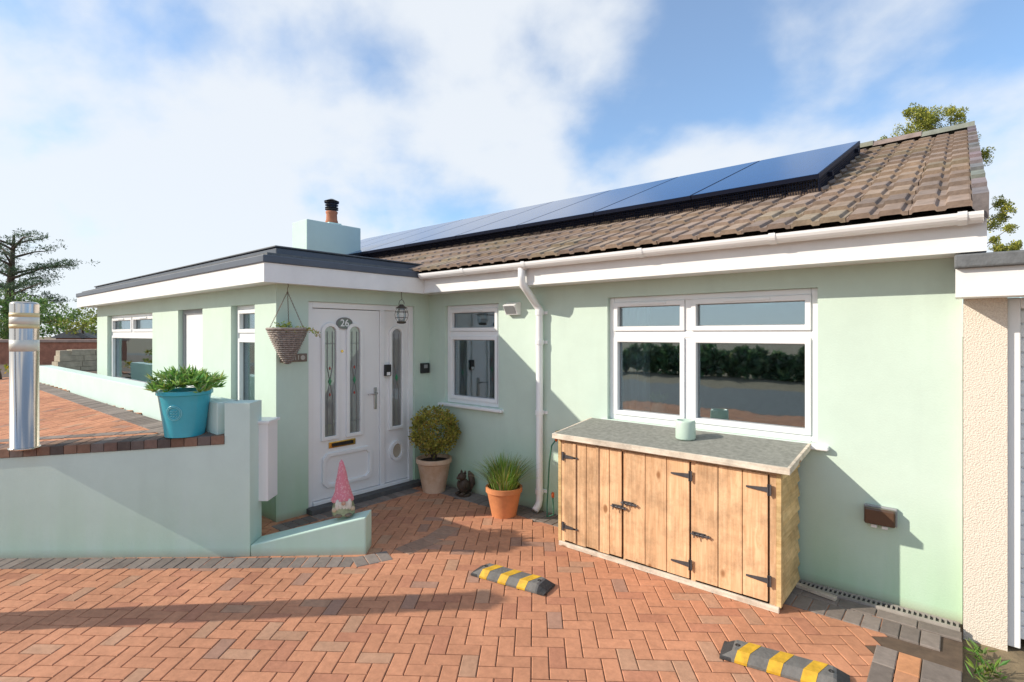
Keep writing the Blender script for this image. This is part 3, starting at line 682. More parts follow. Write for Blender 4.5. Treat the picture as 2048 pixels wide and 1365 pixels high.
# name plaque
y0,z1=onX(557,709,XD); y1,z0=onX(617,723,XD); zc=(z0+z1)/2
pq=thing('name_plaque','small weathered brown number plaque on the porch corner behind the hanging basket','sign',(XD,(y0+y1)/2,zc))
g=MB(); g.fb(fr,y0+.01,y1-.02,0,.014,zc-.038,zc+.038); g.build('board',mat('plaque_wood',(.24,.19,.15),.7,10,.2),pq,bevel=.004)
PLW=mat('plaque_paint',(.62,.60,.55),.6,20,.2)
text('lettering','2611',.055,(XD+.0155,y0+.14,zc),TX,PLW,pq)
g=MB(); g.extr([(XD+.013,y0+.225+.022*math.cos(k*math.pi/8),zc+.022*math.sin(k*math.pi/8)) for k in range(16)],(.004,0,0)); g.build('disc_motif',PLW,pq)

# ---------------- garage
ga=thing('garage','cream pebble dashed garage with white fascia and door adjoining the right end of the bungalow','garage',(1.5,4.1,0))
g=MB(); g.box(.003,.19,4.02,6,-.06,1.92); g.box(2.6,2.8,4.02,6,-.06,1.92); g.box(.19,2.6,5.8,6,-.06,1.92); g.build('wall',PEBBLE,ga)
g=MB(); g.box(-.03,2.9,3.80,3.825,1.90,2.055); g.box(-.03,2.9,3.825,4.02,1.90,1.92); g.build('fascia',WHITEB,ga)
g=MB(); g.box(-.035,2.95,3.76,6.1,2.056,2.13); g.build('roof',FELT,ga,bevel=.01)
g=MB(); g.box(.19,.245,4.05,4.12,-.04,1.90); g.box(2.54,2.6,4.05,4.12,-.04,1.90); g.box(.245,2.54,4.05,4.12,1.84,1.90); g.build('door_frame',WHITE,ga,bevel=.005)
g=MB(); z=0
while z<1.82: g.box(.246,2.54,4.09,4.13,z,z+.07); g.box(.246,2.54,4.10,4.13,z+.07,z+.08); z+=.08
g.build('garage_door',WHITE,ga,bevel=.004)

# ---------------- storage shed
sx0,sx1,sy0,sy1=-2.47,-.87,3.53,4.03
sh=thing('storage_shed','low pine storage shed with three doors and grey felt top standing under the large window','shed',(-1.67,3.78,0))
def zr(y): return .865+(y-sy0)*.1
cb=MB(); cb.box(sx0+.02,sx1-.02,sy0+.03,sy1,.02,.86); cb.build('carcass',mat('shed_inside',(.12,.07,.04),.9),sh)
g=MB(); 
for (x0,x1) in ((sx0,sx0+.035),(-1.915,-1.895),(-1.405,-1.37),(sx1-.04,sx1)):
    g.box(x0,x1,sy0,sy0+.03,.02,.829,col=(R(),R(),R()))
g.box(sx0,sx1,sy0+.001,sy0+.03,.829,.87,col=(.3,.1,.5))
g.build('frame',WOOD,sh,bevel=.003)
def sdoor(x0,x1,hinge_side,latch_side,latch_z,hz,nb):
    g=MB(); bw=(x1-x0)/nb
    for i in range(nb):
        g.box(x0+i*bw,x0+(i+1)*bw-.004,sy0-.012+U(-.003,.003),sy0-.001,.045+U(-.005,.005),.835,col=(R(),R(),R()))
    if nb>4:
        for i in (1,3): 
            g.box(x0+i*bw-.014,x0+i*bw+.012,sy0-.022,sy0-.0155,.05,.834,col=(R(),R(),R()))
    d=g.build('door',WOOD,sh,bevel=.003)
    for z in hz:
        s=1 if hinge_side>0 else -1; xh=x1 if s>0 else x0
        g=MB(); y=sy0-.022
        g.extr([(xh,y,z-.016),(xh,y,z+.016),(xh-s*.02,y,z+.014),(xh-s*.13,y,z+.005),(xh-s*.13,y,z-.005),(xh-s*.02,y,z-.014)],(0,.006,0)); g.box(min(xh,xh+s*.018),max(xh,xh+s*.018),y,y+.008,z-.034,z+.034)
        g.tube([(xh,y-.003,z-.034),(xh,y-.003,z+.034)],.0045,8)
        g.build('hinge',IRON,d)
    xl=x1-.03 if latch_side>0 else x0+.03
    g=MB(); y=sy0-.022; g.box(xl-.05,xl+.04,y,y+.006,latch_z-.012,latch_z+.012); g.tube([(xl-.055,y-.008,latch_z),(xl+.075,y-.008,latch_z)],.005,8)
    for t in (-.035,0,.03,.06): g.box(xl+t-.005,xl+t+.005,y-.014,y,latch_z-.009,latch_z+.009)
    g.tube([(xl-.025,y-.008,latch_z),(xl-.025,y-.026,latch_z),(xl-.025,y-.028,latch_z-.018)],.0045,8)
    g.build('latch',IRON,d)
sdoor(sx0+.037,-1.917,-1,1,.42,(.72,.16),5)
sdoor(-1.893,-1.407,1,-1,.46,(.74,.14),3)
sdoor(-1.368,sx1-.042,1,-1,.36,(.74,.18),3)
n=9; hgt=.86/n
for s,xb in ((1,sx1),(-1,sx0)):
    g=MB()
    for i in range(n):
        z=.03+i*hgt; j=U(-.007,.007); j2=U(-.007,.007)
        g.add([(xb,sy0+.03,z+j),(xb+s*.026,sy0+.03,z+j),(xb+s*.006,sy0+.03,z+hgt+.01),(xb,sy0+.03,z+hgt+.01),(xb,sy1,z+j2),(xb+s*.026,sy1,z+j2),(xb+s*.006,sy1,z+hgt+.01),(xb,sy1,z+hgt+.01)],[(0,1,2,3),(7,6,5,4),(1,5,6,2),(0,4,5,1),(3,2,6,7)],(R(),R(),R()))
    g.box(min(xb+s*.001,xb+s*.028),max(xb+s*.001,xb+s*.028),sy0-.004,sy0+.03,.03,.87,col=(.2,.3,.1))
    g.build('side_cladding',WOODH,sh)
g=MB(); g.box(sx0-.01,sx1+.02,sy0-.024,sy0-.004,.0,.035); g.build('plinth',WOODP,sh,bevel=.003)
rx0,rx1,ry0,ry1=sx0-.05,sx1+.09,3.47,4.055
def slab(g,x0,x1,y0,y1,t0,t1): g.add([(x0,y0,zr(y0)+t0),(x1,y0,zr(y0)+t0),(x1,y1,zr(y1)+t0),(x0,y1,zr(y1)+t0),(x0,y0,zr(y0)+t1),(x1,y0,zr(y0)+t1),(x1,y1,zr(y1)+t1),(x0,y1,zr(y1)+t1)],[(3,2,1,0),(4,5,6,7),(0,1,5,4),(1,2,6,5),(2,3,7,6),(3,0,4,7)])
g=MB(); slab(g,rx0,rx1,ry0,ry0+.02,-.0,.04); slab(g,rx0,rx0+.02,ry0+.02,ry1,-.0,.04); slab(g,rx1-.02,rx1,ry0+.02,ry1,-.0,.04); g.build('roof_trim',WOODP,sh,bevel=.003)
g=MB(); slab(g,rx0+.02,rx1-.02,ry0+.02,ry1,.005,.037); g.build('felt_top',mat('shed_felt',(.30,.305,.27),.95,30,.2,.5,150,dist=.003),sh)
x,z=onY(1371,862,3.80); zc=zr(3.8)+.037
g=MB(); g.lathe([(.068,0),(.072,.01),(.070,.125),(.066,.138),(.058,.138),(.050,.112),(.02,.105),(0,.105)],(x,3.80,zc),28,wob=lambda an,i:1+.02*math.sin(an*3+i))
cd=thing('pillar_candle','thick pale green pillar candle standing on the shed top','candle',(x,3.80,zc))
g.build('wax',CANDLE,cd,smooth=True); g=MB(); g.tube([(x,3.8,zc+.10),(x+.002,3.8,zc+.125)],.002,6); g.build('wick',BLACK,cd)

# ---------------- hose reel and tap
x,_=onY(1150,930,YW-.08); 
hr=thing('hose_reel','dark grey wall mounted hose reel squeezed between the downpipe and the shed','hose reel',(x,YW,.5))
Mx=Matrix.Rotation(math.pi/2,4,'X')
g=MB(); g.lathe([(.03,-.05),(.15,-.045),(.165,-.03),(.165,.03),(.15,.045),(.03,.05)],(x,YW-.08,.58),28,M=Mx); g.box(x-.05,x+.05,YW-.03,YW,.46,.66); g.build('case',mat('dark_grey_plastic',(.12,.125,.13),.5,5,.08),hr,bevel=.004)
xx,_=onY(1106,900,YW-.1)
g=MB(); g.tube([(xx,YW-.05,.72),(xx-.03,YW-.08,.66),(xx-.05,YW-.09,.5),(xx-.055,YW-.1,.3),(xx-.06,YW-.11,.12),(xx-.03,YW-.15,.02),(xx+.05,YW-.16,.06),(xx+.02,YW-.13,.20)],.007,8); g.build('hose',mat('green_hose',(.05,.20,.13),.4),hr,smooth=True)
ORG_M=mat('orange_plastic',(.65,.14,.04),.4)
g=MB(); g.lathe([(.010,0),(.014,.01),(.014,.04),(.010,.05)],(xx+.02,YW-.13,.20),12); g.build('connector',ORG_M,hr,smooth=True)
g=MB(); g.lathe([(.010,0),(.014,.01),(.014,.04),(.008,.05)],(xx,YW-.05,.70),12); g.build('connector',ORG_M,hr,smooth=True)
g=MB(); g.tube([(xx,YW,.79),(xx,YW-.05,.79),(xx,YW-.055,.74)],.010,8); g.build('tap',GOLD,hr)

# ---------------- drain channel
y0,y1=3.965,4.055
dr=thing('drain_channel','long slotted grey drainage channel set in the paving against the wall right of the shed','drain',(-.42,4.01,0))
g=MB(); g.box(-.86,-.01,y0,y0+.015,-.02,.018); g.box(-.86,-.01,y1-.015,y1,-.02,.018)
x=-.86
while x<-.01: g.box(x,x+.011,y0+.015,y1-.015,-.01,.017); x+=.026
g.build('grating',mat('drain_grey',(.40,.36,.32),.8,10,.15),dr)
g=MB(); g.box(-.86,-.01,y0+.015,y1-.015,-.03,.0085); g.build('channel',BLACK,dr)
x,y=gnd(1632,1190); M=Matrix.Translation((x,y,.018))@Matrix.Rotation(math.radians(-12),4,'Z')
g=MB(); g.box(-.12,.12,-.02,.02,-.008,.014,M=M,col=(.3,.2,.7)); tag(g.build('timber_offcut',WOODP,at=(x,y,.01),bevel=.002),'short timber offcut lying on the paving beside the drain','timber')

# ---------------- wheel stops
def stop():
    t=thing('wheel_stop','grey rubber wheel stop with yellow stripes, farther one between the gnome and the shed','wheel stop',(0,0,0),'rubber wheel stops on the driveway')
    L=.29
    def sec(x,o=0,sk=0):
        end=min(1,(L-abs(x))/.07); h=.016+.036*end; tw=.044+.008*end
        return [(x+sk*yy_,yy_,zz_) for yy_,zz_ in ((-.080-o,0.0),(-.080-o,.012),(-tw-o*.5,h+o),(tw+o*.5,h+o),(.080+o,.012),(.080+o,0))]
    def span(mb,xs,o=0,sk=0):
        vs=[];fs=[]
        for x in xs: vs+=sec(x,o,sk)
        for i in range(len(xs)-1):
            for k in range(5): fs.append((i*6+k,i*6+k+1,(i+1)*6+k+1,(i+1)*6+k))
        fs+=[tuple(range(6)),tuple((len(xs)-1)*6+k for k in range(6))]; mb.add(vs,fs)
    g=MB(); span(g,[-L,-.22,-.1,.0,.1,.22,L]); g.build('body',RUBBER,t)
    for (p,q) in ((-.185,-.125),(-.035,.028),(.115,.178)):
        g=MB(); span(g,[p,q],.0018,.4); g.build('stripe',YEL,t)
    for (p,q) in ((-L,-.235),(.235,L)):
        g=MB(); span(g,[p,q],.0012); g.build('end_cap',RUBDARK,t)
    for x in (-.212,.212): g=MB(); g.lathe([(.013,.0),(.013,.0535),(.008,.0545),(.0,.05)],(x,0,0),14); g.build('bolt',BLACKM,t)
    return t
s1=stop(); c=cam(.0,3.655); an=math.radians(40.3)+math.atan2(-.295,.496)
s1.location=(c[0],c[1],.003); s1.rotation_euler=(0,0,an)
c=cam(1.375,2.70); dup(s1,(c[0],c[1],.003),an,'grey rubber wheel stop with yellow stripes, nearer one at the bottom right')

# ---------------- steel bollard
x,y=gnd(49,900,.83); zb_=zt(y)+.012
bo=thing('steel_bollard','polished stainless steel bollard with tape bands standing on the brick coping at far left','bollard',(x,y,zb_))
rb=.084
g=MB(); g.lathe([(rb+.01,0),(rb+.01,.012),(rb,.014),(rb,1.08),(rb-.004,1.092),(rb-.018,1.098),(0,1.098)],(x,y,zb_),40); g.build('post',STEEL,bo)
for p in bo.children[0].data.polygons: p.use_smooth=abs(p.normal.z)<.5
g=MB(); g.lathe([(rb+.0015,.925),(rb+.0015,.99)],(x,y,zb_),40); g.build('tape_band',TAPE,bo,smooth=True)
g=MB(); g.lathe([(rb+.0015,.73),(rb+.0015,.815)],(x,y,zb_),40); g.build('tape_band',TAPE,bo,smooth=True)
g=MB(); g.lathe([(rb+.002,.90),(rb+.002,.93)],(x,y,zb_),40); g.build('tape_strip',TAPEY,bo,smooth=True)
g=MB(); g.lathe([(rb+.002,.985),(rb+.002,1.015)],(x,y,zb_),40); g.build('tape_strip',TAPEY,bo,smooth=True)

# ---------------- plants
def shell(mb,c,rad,n,L,W,cols,up=.3,inner=.75):
    c=Vector(c)
    for _ in range(n):
        d=Vector((random.gauss(0,1),random.gauss(0,1),random.gauss(0,1))).normalized()
        k=U(inner,1.0); p=c+Vector((d.x*rad[0],d.y*rad[1],d.z*rad[2]))*k
        dd=d+Vector((U(-.6,.6),U(-.6,.6),U(-.3,.6)+up)); q=U(.7,1.25); co=random.choice(cols); co=tuple(x*q for x in co)
        mb.leaf(p,dd,L*U(.7,1.2),W*U(.7,1.2),co)
def pot(root,x,y,z,rb_,rt,h,m,rim=.03):
    g=MB(); g.lathe([(rb_,0),(rb_+(rt-rb_)*.85,h-rim-.01),(rt-.004,h-rim),(rt+.008,h-rim+.006),(rt+.008,h),(rt-.012,h),(rt-.018,h-.04),(0,h-.04)],(x,y,z),32)
    o=g.build('pot',m,root,smooth=True); 
    mm=o.modifiers.new('es','EDGE_SPLIT'); mm.split_angle=math.radians(35)
    g=MB(); g.lathe([(rt-.02,h-.035),(0,h-.025)],(x,y,z),20); g.build('compost',COMP,root)
    return o
x,y=gnd(370,866,.93); z=zt(y)+.012
t=thing('potted_succulent','turquoise glazed pot of pointed green leaves standing on the raised wall coping','potted plant',(x,y,z))
po=pot(t,x,y,z,.135,.185,.35,TEAL,rim=.035)
base_an=math.atan2(-y,-x)-.45
def onpot(th,zz,rr=.004):
    r=.135+(.185-.135)*.85*(zz/.31)+rr; return (x+r*math.cos(th),y+r*math.sin(th),z+zz)
g=MB()
for rad_ in (.055,.045): g.tube([onpot(base_an+rad_/.17*math.cos(k*math.pi/12),.19+rad_*math.sin(k*math.pi/12)) for k in range(24)],.003,6,closed=True)
for zz in (.165,.185,.205): g.tube([onpot(base_an+q,zz+.006*math.sin(q*60)) for q in (-.16,-.1,-.04,.02,.08,.14)],.0028,6)
g.build('badge',TEALP,t)
g=MB(); G=[(.26,.46,.10),(.34,.55,.13),(.46,.64,.24),(.15,.32,.07)]
for i in range(95):
    an=U(0,6.28); rr=U(0,.24); c=Vector((x+rr*math.cos(an),y+rr*math.sin(an),z+.34+U(0,.10)+.05*(1-rr/.2)))
    for k in range(int(U(12,17))):
        a2=U(0,6.28); el=U(.1,1.3); d=Vector((math.cos(a2)*math.cos(el)+math.cos(an)*rr*3,math.sin(a2)*math.cos(el)+math.sin(an)*rr*3,math.sin(el)))
        g.leaf(c,d,U(.04,.10),U(.012,.02),tuple(v*U(.8,1.3) for v in random.choice(G)))
g.build('foliage',LEAF,t,recalc=False)
x,y=gnd(868,982)
t=thing('potted_shrub','bushy yellow green shrub in a weathered pale clay pot right of the front door','potted plant',(x,y,0))
pot(t,x,y,0,.12,.185,.36,OLDPOT,rim=.05)
g=MB(); YG=[(.48,.44,.08),(.36,.36,.07),(.58,.50,.11),(.20,.22,.05),(.46,.34,.10)]
for i in range(80):
    d=Vector((random.gauss(0,1),random.gauss(0,1),random.gauss(0,1))).normalized(); c=(x+d.x*.23,y+d.y*.18,.65+d.z*.21)
    shell(g,c,(.075,.075,.065),42,.035,.022,YG,up=.5,inner=.3)
g.build('foliage',LEAF,t,recalc=False)
g=MB(); 
for k in range(6): an=k*1.05; g.tube([(x,y,.31),(x+.05*math.cos(an),y+.05*math.sin(an),.45),(x+.12*math.cos(an),y+.12*math.sin(an),.6)],[.01,.008,.004],6)
g.build('stem',BARK,t)
x,y=gnd(1008,1030)
t=thing('potted_grass_plant','orange terracotta pot with a spray of thin grassy leaves beside the downpipe','potted plant',(x,y,0))
pot(t,x,y,0,.115,.165,.27,TERRA,rim=.05)
g=MB()
for i in range(760):
    an=U(0,6.28); r0=U(0,.12); ln=U(.20,.38); lean=U(.2,1.3)*(.7+r0*8)
    p=Vector((x+r0*math.cos(an),y+r0*math.sin(an),.235)); d=Vector((math.cos(an),math.sin(an),0)); s=Vector((-math.sin(an),math.cos(an),0))*U(.003,.005)
    pts=[p+d*(ln*lean*.5*(tq**1.5))+Vector((0,0,ln*(tq-lean*.22*tq*tq))) for tq in (0,.35,.7,1)]
    co=tuple(v*U(.7,1.3) for v in random.choice([(.26,.42,.08),(.36,.50,.12),(.18,.32,.06),(.54,.58,.26)]))
    vs=[]
    for k,q in enumerate(pts): wd=(1,.9,.6,.1)[k]; vs+=[q-s*wd,q+s*wd]
    g.add(vs,[(0,1,3,2),(2,3,5,4),(4,5,7,6)],co)
g.build('foliage',LEAF,t,recalc=False)
x,y=gnd(928,992)
fg=thing('carved_figurine','small dark brown carved animal figurine on the ground between the two plant pots','figurine',(x,y,0))
CARV=mat('dark_carving',(.11,.07,.045),.6,18,.35,.6,60)
g=MB(); g.lathe([(.07,0),(.075,.02),(.06,.03)],(x,y,0),16)
g.ball((x,y,.10),(.062,.062,.085),14); g.ball((x-.01,y-.02,.205),(.045,.05,.042),14); g.ball((x-.015,y-.065,.198),(.02,.026,.018),10)
for s in (-1,1):
    g.lathe([(.014,0),(.012,.02),(0,.042)],(x+s*.026,y-.01,.235),8); g.ball((x+s*.045,y-.035,.12),(.018,.022,.045),10); g.ball((x+s*.035,y-.055,.035),(.022,.035,.018),10)
g.build('body',CARV,fg,smooth=True)
g=MB(); g.tube([(x+.02,y+.055,.04),(x+.04,y+.08,.12),(x+.03,y+.075,.2),(x+.01,y+.06,.25)],[.02,.034,.034,.01],10); g.build('tail',CARV,fg,smooth=True)

# gnome
def knit():
    m,nt,bs=newmat('pink_knit_hat'); L=nt.links.new
    tc=N(nt,'ShaderNodeTexCoord'); vo=N(nt,'ShaderNodeTexVoronoi'); vo.inputs['Scale'].default_value=60; L(tc.outputs['Object'],vo.inputs['Vector'])
    rp=N(nt,'ShaderNodeValToRGB'); rp.color_ramp.elements[0].position=.15; rp.color_ramp.elements[0].color=(.74,.40,.43,1); rp.color_ramp.elements[1].position=.5; rp.color_ramp.elements[1].color=(.64,.22,.27,1); L(vo.outputs['Distance'],rp.inputs[0]); L(rp.outputs[0],bs.inputs['Base Color']); bs.inputs['Roughness'].default_value=.85
    bp=N(nt,'ShaderNodeBump'); bp.inputs['Strength'].default_value=.6; bp.inputs['Distance'].default_value=.006; bp.invert=True; L(vo.outputs['Distance'],bp.inputs['Height']); L(bp.outputs[0],bs.inputs['Normal']); return m
x,y=gnd(687,1027,.275); z=.272
gn=thing('garden_gnome','garden gnome with a tall pink pointed hat standing on the low mint wing wall','gnome',(x,y,z))
Mt=Matrix.Rotation(math.radians(-4),4,'Y')
g=MB(); g.lathe([(.085,0),(.090,.02),(.086,.06),(.072,.11),(.05,.15)],(x,y,z),20,wob=lambda an,i:1+.03*math.sin(an*4)); g.build('body',mat('gnome_body',(.40,.46,.28),.7,14,.3,.4),gn,smooth=True)
g=MB(); g.lathe([(.084,.105),(.088,.118),(.072,.15),(.060,.19),(.053,.23),(.045,.27),(.037,.31),(.027,.36),(.016,.405),(.004,.425)],(x,y,z),24,M=Mt,wob=lambda an,i:1+.05*math.sin(an*3+i*1.7)); g.build('hat',knit(),gn,smooth=True)
fd=Vector((-x,-y,0)).normalized(); sd_=Vector((-fd.y,fd.x,0))
g=MB(); q=Vector((x,y,z))+fd*.065
for k in range(5): g.ball(q+sd_*(k-2)*.022+Vector((0,0,.075+abs(k-2)*.008)),(.02,.02,.045),10)
g.build('beard',mat('white_beard',(.74,.72,.64),.8,25,.15,.4),gn,smooth=True)
g=MB(); g.ball(q+fd*.022+Vector((0,0,.108)),.017,10); g.build('nose',mat('nose_skin',(.60,.36,.26),.6),gn,smooth=True)
SHO=mat('gnome_shoe',(.22,.17,.12),.7); HND=mat('gnome_hand',(.62,.5,.35),.7)
for s in (-1,1):
    g=MB(); g.ball(Vector((x,y,z+.012))+fd*.075+sd_*.035*s,(.03,.03,.016),10); g.build('shoe',SHO,gn,smooth=True)
    g=MB(); g.ball(Vector((x,y,z+.055))+fd*.06+sd_*.068*s,(.02,.02,.02),10); g.build('hand',HND,gn,smooth=True)

x,y,z=atD(575,567,4.74)
hb=thing('hanging_basket','cone shaped wicker hanging basket hung on chains at the porch corner','hanging basket',(x,y,2.15))
zr_=1.735; Rb=.165
g=MB()
def bas(an,t,wv=0):
    r=Rb*(t**.72); return Vector((x+(r+wv)*math.cos(an),y+(r+wv)*math.sin(an),zr_-.31*(1-t)))
for j in range(17):
    t=.06+.94*j/16
    g.tube([bas(2*math.pi*k/36,t,.005*(1 if (k+j)%2 else -1)) for k in range(36)],.0085,5,closed=True)
for k in range(18): an=2*math.pi*k/18; g.tube([bas(an,q) for q in (.02,.2,.4,.65,1.0)],.004,5)
g.tube([bas(2*math.pi*k/36,1.0,.004)+Vector((0,0,.008)) for k in range(36)],.012,6,closed=True)
g.build('basket',mat('wicker',(.47,.40,.36),.8,40,.3,.4),hb,smooth=True,recalc=False)
g=MB(); g.lathe([(.01,-.25),(.145,-.02),(.13,.0),(0,.01)],(x,y,zr_),20); g.build('liner',mat('coir',(.09,.06,.04),.95),hb)
CHN=mat('chain_metal',(.22,.16,.12),.5,metal=.7); top=Vector((x,y,2.075))
for k in range(3):
    g=MB(); an=.5+k*2.094; p=bas(an,1.0); nlk=26
    for i in range(nlk):
        c=p+(top-p)*((i+.5)/nlk); d=(top-p).normalized(); s=d.orthogonal().normalized(); s2=d.cross(s)
        ss=s if i%2 else s2
        g.tube([c+d*.010*math.cos(q*math.pi/3)+ss*.0045*math.sin(q*math.pi/3) for q in range(6)],.0016,4,closed=True)
    g.build('chain',CHN,hb)
g=MB(); g.tube([top,top+Vector((0,0,.03)),top+Vector((.015,0,.045)),top+Vector((.012,0,.065)),top+Vector((0,0,.075))],.003,6); g.build('hook',CHN,hb)
g=MB()
for i in range(20):
    an=U(0,6.28); p=Vector((x+.1*math.cos(an)*R(),y+.1*math.sin(an)*R(),zr_)); d=Vector((U(-1,1),U(-1,1),U(.2,1.3))).normalized()
    for k in range(14):
        p=p+d*.010+Vector((0,0,-.0008*k)); g.leaf(p,Vector((U(-1,1),U(-1,1),U(-.3,.8))),.022,.011,tuple(v*U(.7,1.2) for v in random.choice([(.26,.40,.07),(.44,.48,.10),(.16,.26,.05)])))
rd=Vector((a,b,0))
for i in range(7):
    p=Vector((x,y,zr_+.01))+rd*.08; d=(rd+Vector((U(-.2,.2),U(-.2,.2),U(-.1,.25)))).normalized()
    for k in range(16):
        p=p+d*.013+Vector((0,0,-.0012*k*.6)); g.leaf(p,Vector((U(-1,1),U(-1,1),U(-.3,.8))),.024,.012,tuple(v*U(.7,1.2) for v in random.choice([(.30,.38,.08),(.50,.44,.14)])))
g.build('foliage',LEAF,hb,recalc=False)

x,y,z=atD(803,590,5.62)
ln=thing('hanging_lantern','small round wire lantern hanging from the porch soffit above the sidelight','lantern',(x,y,2.15))
LM=mat('aged_bronze',(.10,.085,.07),.5,20,.2,metal=.4)
g=MB(); g.tube([(x,y,2.15),(x,y,2.09),(x+.01,y,2.075),(x,y,2.06)],.003,6)
g.tube([(x+.045*math.cos(k*math.pi/8),y,2.01+.05*math.sin(k*math.pi/8)) for k in range(0,9)],.003,6)
g.lathe([(.02,2.01),(.026,2.0),(.04,1.985),(.060,1.975),(.062,1.968),(.03,1.968)],(x,y,0),20)
for k in range(6):
    an=k*math.pi/3; g.tube([(x+r*math.cos(an),y+r*math.sin(an),zz) for r,zz in ((.042,1.97),(.062,1.94),(.070,1.90),(.062,1.86),(.042,1.83))],.0022,5)
for zz,r in ((1.93,.065),(1.87,.065)): g.tube([(x+r*math.cos(k*math.pi/10),y+r*math.sin(k*math.pi/10),zz) for k in range(20)],.0022,5,closed=True)
g.lathe([(.040,1.832),(.050,1.825),(.045,1.812),(.02,1.805)],(x,y,0),20); g.build('cage',LM,ln)
g=MB(); g.lathe([(.032,1.835),(.044,1.87),(.048,1.90),(.044,1.94),(.032,1.965)],(x,y,0),18); g.build('lamp_glass',LGLASS,ln,smooth=True)

for i,(px,py,lab) in enumerate(((1958,1318,'small green weed growing at the drive edge below the garage pillar'),(1985,1350,'lowest green weed in the bottom right corner'),(1962,1362,'little weed at the very bottom edge right of the grey kerb'))):
    x,y=gnd(px,py,-.05); g=MB()
    for k in range(34):
        an=U(0,6.28); el=U(.1,1.2); p=Vector((x+U(-.03,.03),y+U(-.04,.04),-.055+U(0,.05)))
        g.leaf(p,(math.cos(an)*math.cos(el),math.sin(an)*math.cos(el),math.sin(el)),U(.03,.08),U(.008,.016),tuple(v*U(.7,1.2) for v in random.choice([(.22,.34,.07),(.14,.24,.05)])))
    tag(g.build('weed',LEAF,at=(x,y,-.05),recalc=False),lab,'weed')
# ---------------- background left
DG=[(.16,.27,.07),(.22,.34,.10),(.11,.19,.05),(.27,.38,.11)]
def bushes(name,label,cat,blobs,L,W,cols,dens,group=None,zb=.85,k14=14,trunk=True):
    c0=blobs[0][0]; t=thing(name,label,cat,(c0[0],c0[1],zb),group)
    g=MB()
    for c,r in blobs:
        k=max(5,int(r[0]*r[2]*k14))
        for i in range(k):
            d=Vector((random.gauss(0,1),random.gauss(0,1),random.gauss(0,1))).normalized()*U(.3,.95)
            cc=(c[0]+d.x*r[0],c[1]+d.y*r[1],c[2]+d.z*r[2]); q=U(.22,.4)*min(r)
            shell(g,cc,(q,q,q*.8),dens,L,W,[tuple(v*U(.8,1.2) for v in cc_) for cc_ in cols],up=.3,inner=.2)
    g.build('crown',LEAF,t,recalc=False)
    g=MB(); g.tube([(c0[0],c0[1],zb-.05),(c0[0]+.05,c0[1],(c0[2]+zb)/2),(c0[0],c0[1],c0[2])],[.07,.05,.02],7)
    g.build('trunk',BARK,t); return t
def B(px,py,D,rx,rz): p=atD(px,py,D); return (p,(rx,rx*.8,rz))
bushes('hedge','tall dense green hedge behind the red wall at far left','hedge',[B(50,636,17,1.3,.75),B(-60,632,17,1.3,.9),B(0,630,17,1.1,.9),B(105,640,16.5,.95,.68),B(140,646,16.2,.7,.6)],.10,.05,DG,70,k14=24)
bushes('garden_shrub','brighter yellow green rounded shrub beside the left end of the bungalow','shrub',[B(165,648,15,.75,.55),B(200,650,15,.6,.5)],.08,.045,[(.30,.38,.07),(.40,.46,.10),(.18,.25,.05)],60,k14=24)
bushes('flowering_shrub','low yellow flowering shrub at the far left edge above the brick drive','shrub',[B(-5,735,9.5,.35,.22),B(-60,735,9.5,.4,.25)],.05,.03,[(.7,.54,.04),(.28,.36,.06),(.20,.30,.05)],50)
p=Vector(atD(-300,690,13.5)[:2]); q=Vector(atD(215,690,14.2)[:2]); d=(q-p).normalized(); M=Matrix.Translation((p.x,p.y,0))@Matrix.Rotation(math.atan2(d.y,d.x),4,'Z'); ln_=(q-p).length
bwall=thing('boundary_wall','long red brown boundary wall below the hedge at far left','wall',(p.x,p.y,.85))
g=MB(); g.box(0,ln_,0,.2,.8,1.47,M=M); g.build('wall',REDW,bwall)
g=MB(); g.box(-.05,ln_+.05,-.04,.24,1.47,1.55,M=M); g.build('coping',mat('wall_coping',(.50,.36,.30),.9,5,.2),bwall,bevel=.01)
p=Vector(atD(112,740,11.2)[:2]); q=Vector(atD(212,740,12.0)[:2]); d=(q-p).normalized(); M=Matrix.Translation((p.x,p.y,0))@Matrix.Rotation(math.atan2(d.y,d.x),4,'Z')
g=MB(); g.box(.1,1.7,.09,.28,.86,1.34,M=M)
for i in range(4):
    x=0.04*i+(.18 if i==3 else 0)
    while x<1.7:
        g.box(x,x+.43,.02*i,.3,.86+i*.125,.86+i*.125+.118,M=M); x+=.44
tag(g.build('block_wall',BLOCKW,at=(p.x,p.y,.85)),'short stepped cream block wall beyond the end of the mint parapet','wall')
p=atD(172,668,15.5)
nb=thing('garden_outbuilding','small grey roofed outbuilding glimpsed between the hedge and the bungalow','outbuilding',(p[0],p[1],.85))
M=Matrix.Translation((p[0],p[1],0))@Matrix.Rotation(math.radians(40),4,'Z')
g=MB(); g.box(-.45,.6,-.5,.5,.85,1.60,M=M); g.build('wall',REDW,nb)
g=MB(); g.extr([M@Vector(v) for v in ((-.55,-.6,1.58),(.65,-.6,1.58),(.05,-.6,1.82))],M.to_3x3()@Vector((0,1.2,0))); g.build('roof',FELT,nb)
D=27; base=atD(20,668,D)
cd=thing('cedar_tree','tall dark cedar with flat tiered branches rising above the hedge at far left','tree',(base[0],base[1],.85))
g=MB(); gl=MB()
g.tube([(base[0],base[1],.8),(base[0]-.2,base[1],3.5),atD(28,470,D)],[.30,.2,.05],9)
rv=Vector((a,b,0)); fv=Vector((-b,a,0))
tiers=[(470,-30,30),(480,-15,72),(496,-70,50),(512,-60,34),(528,-40,80),(537,-60,145),(560,-80,70),(570,-30,118),(592,-90,85),(606,-70,110)]
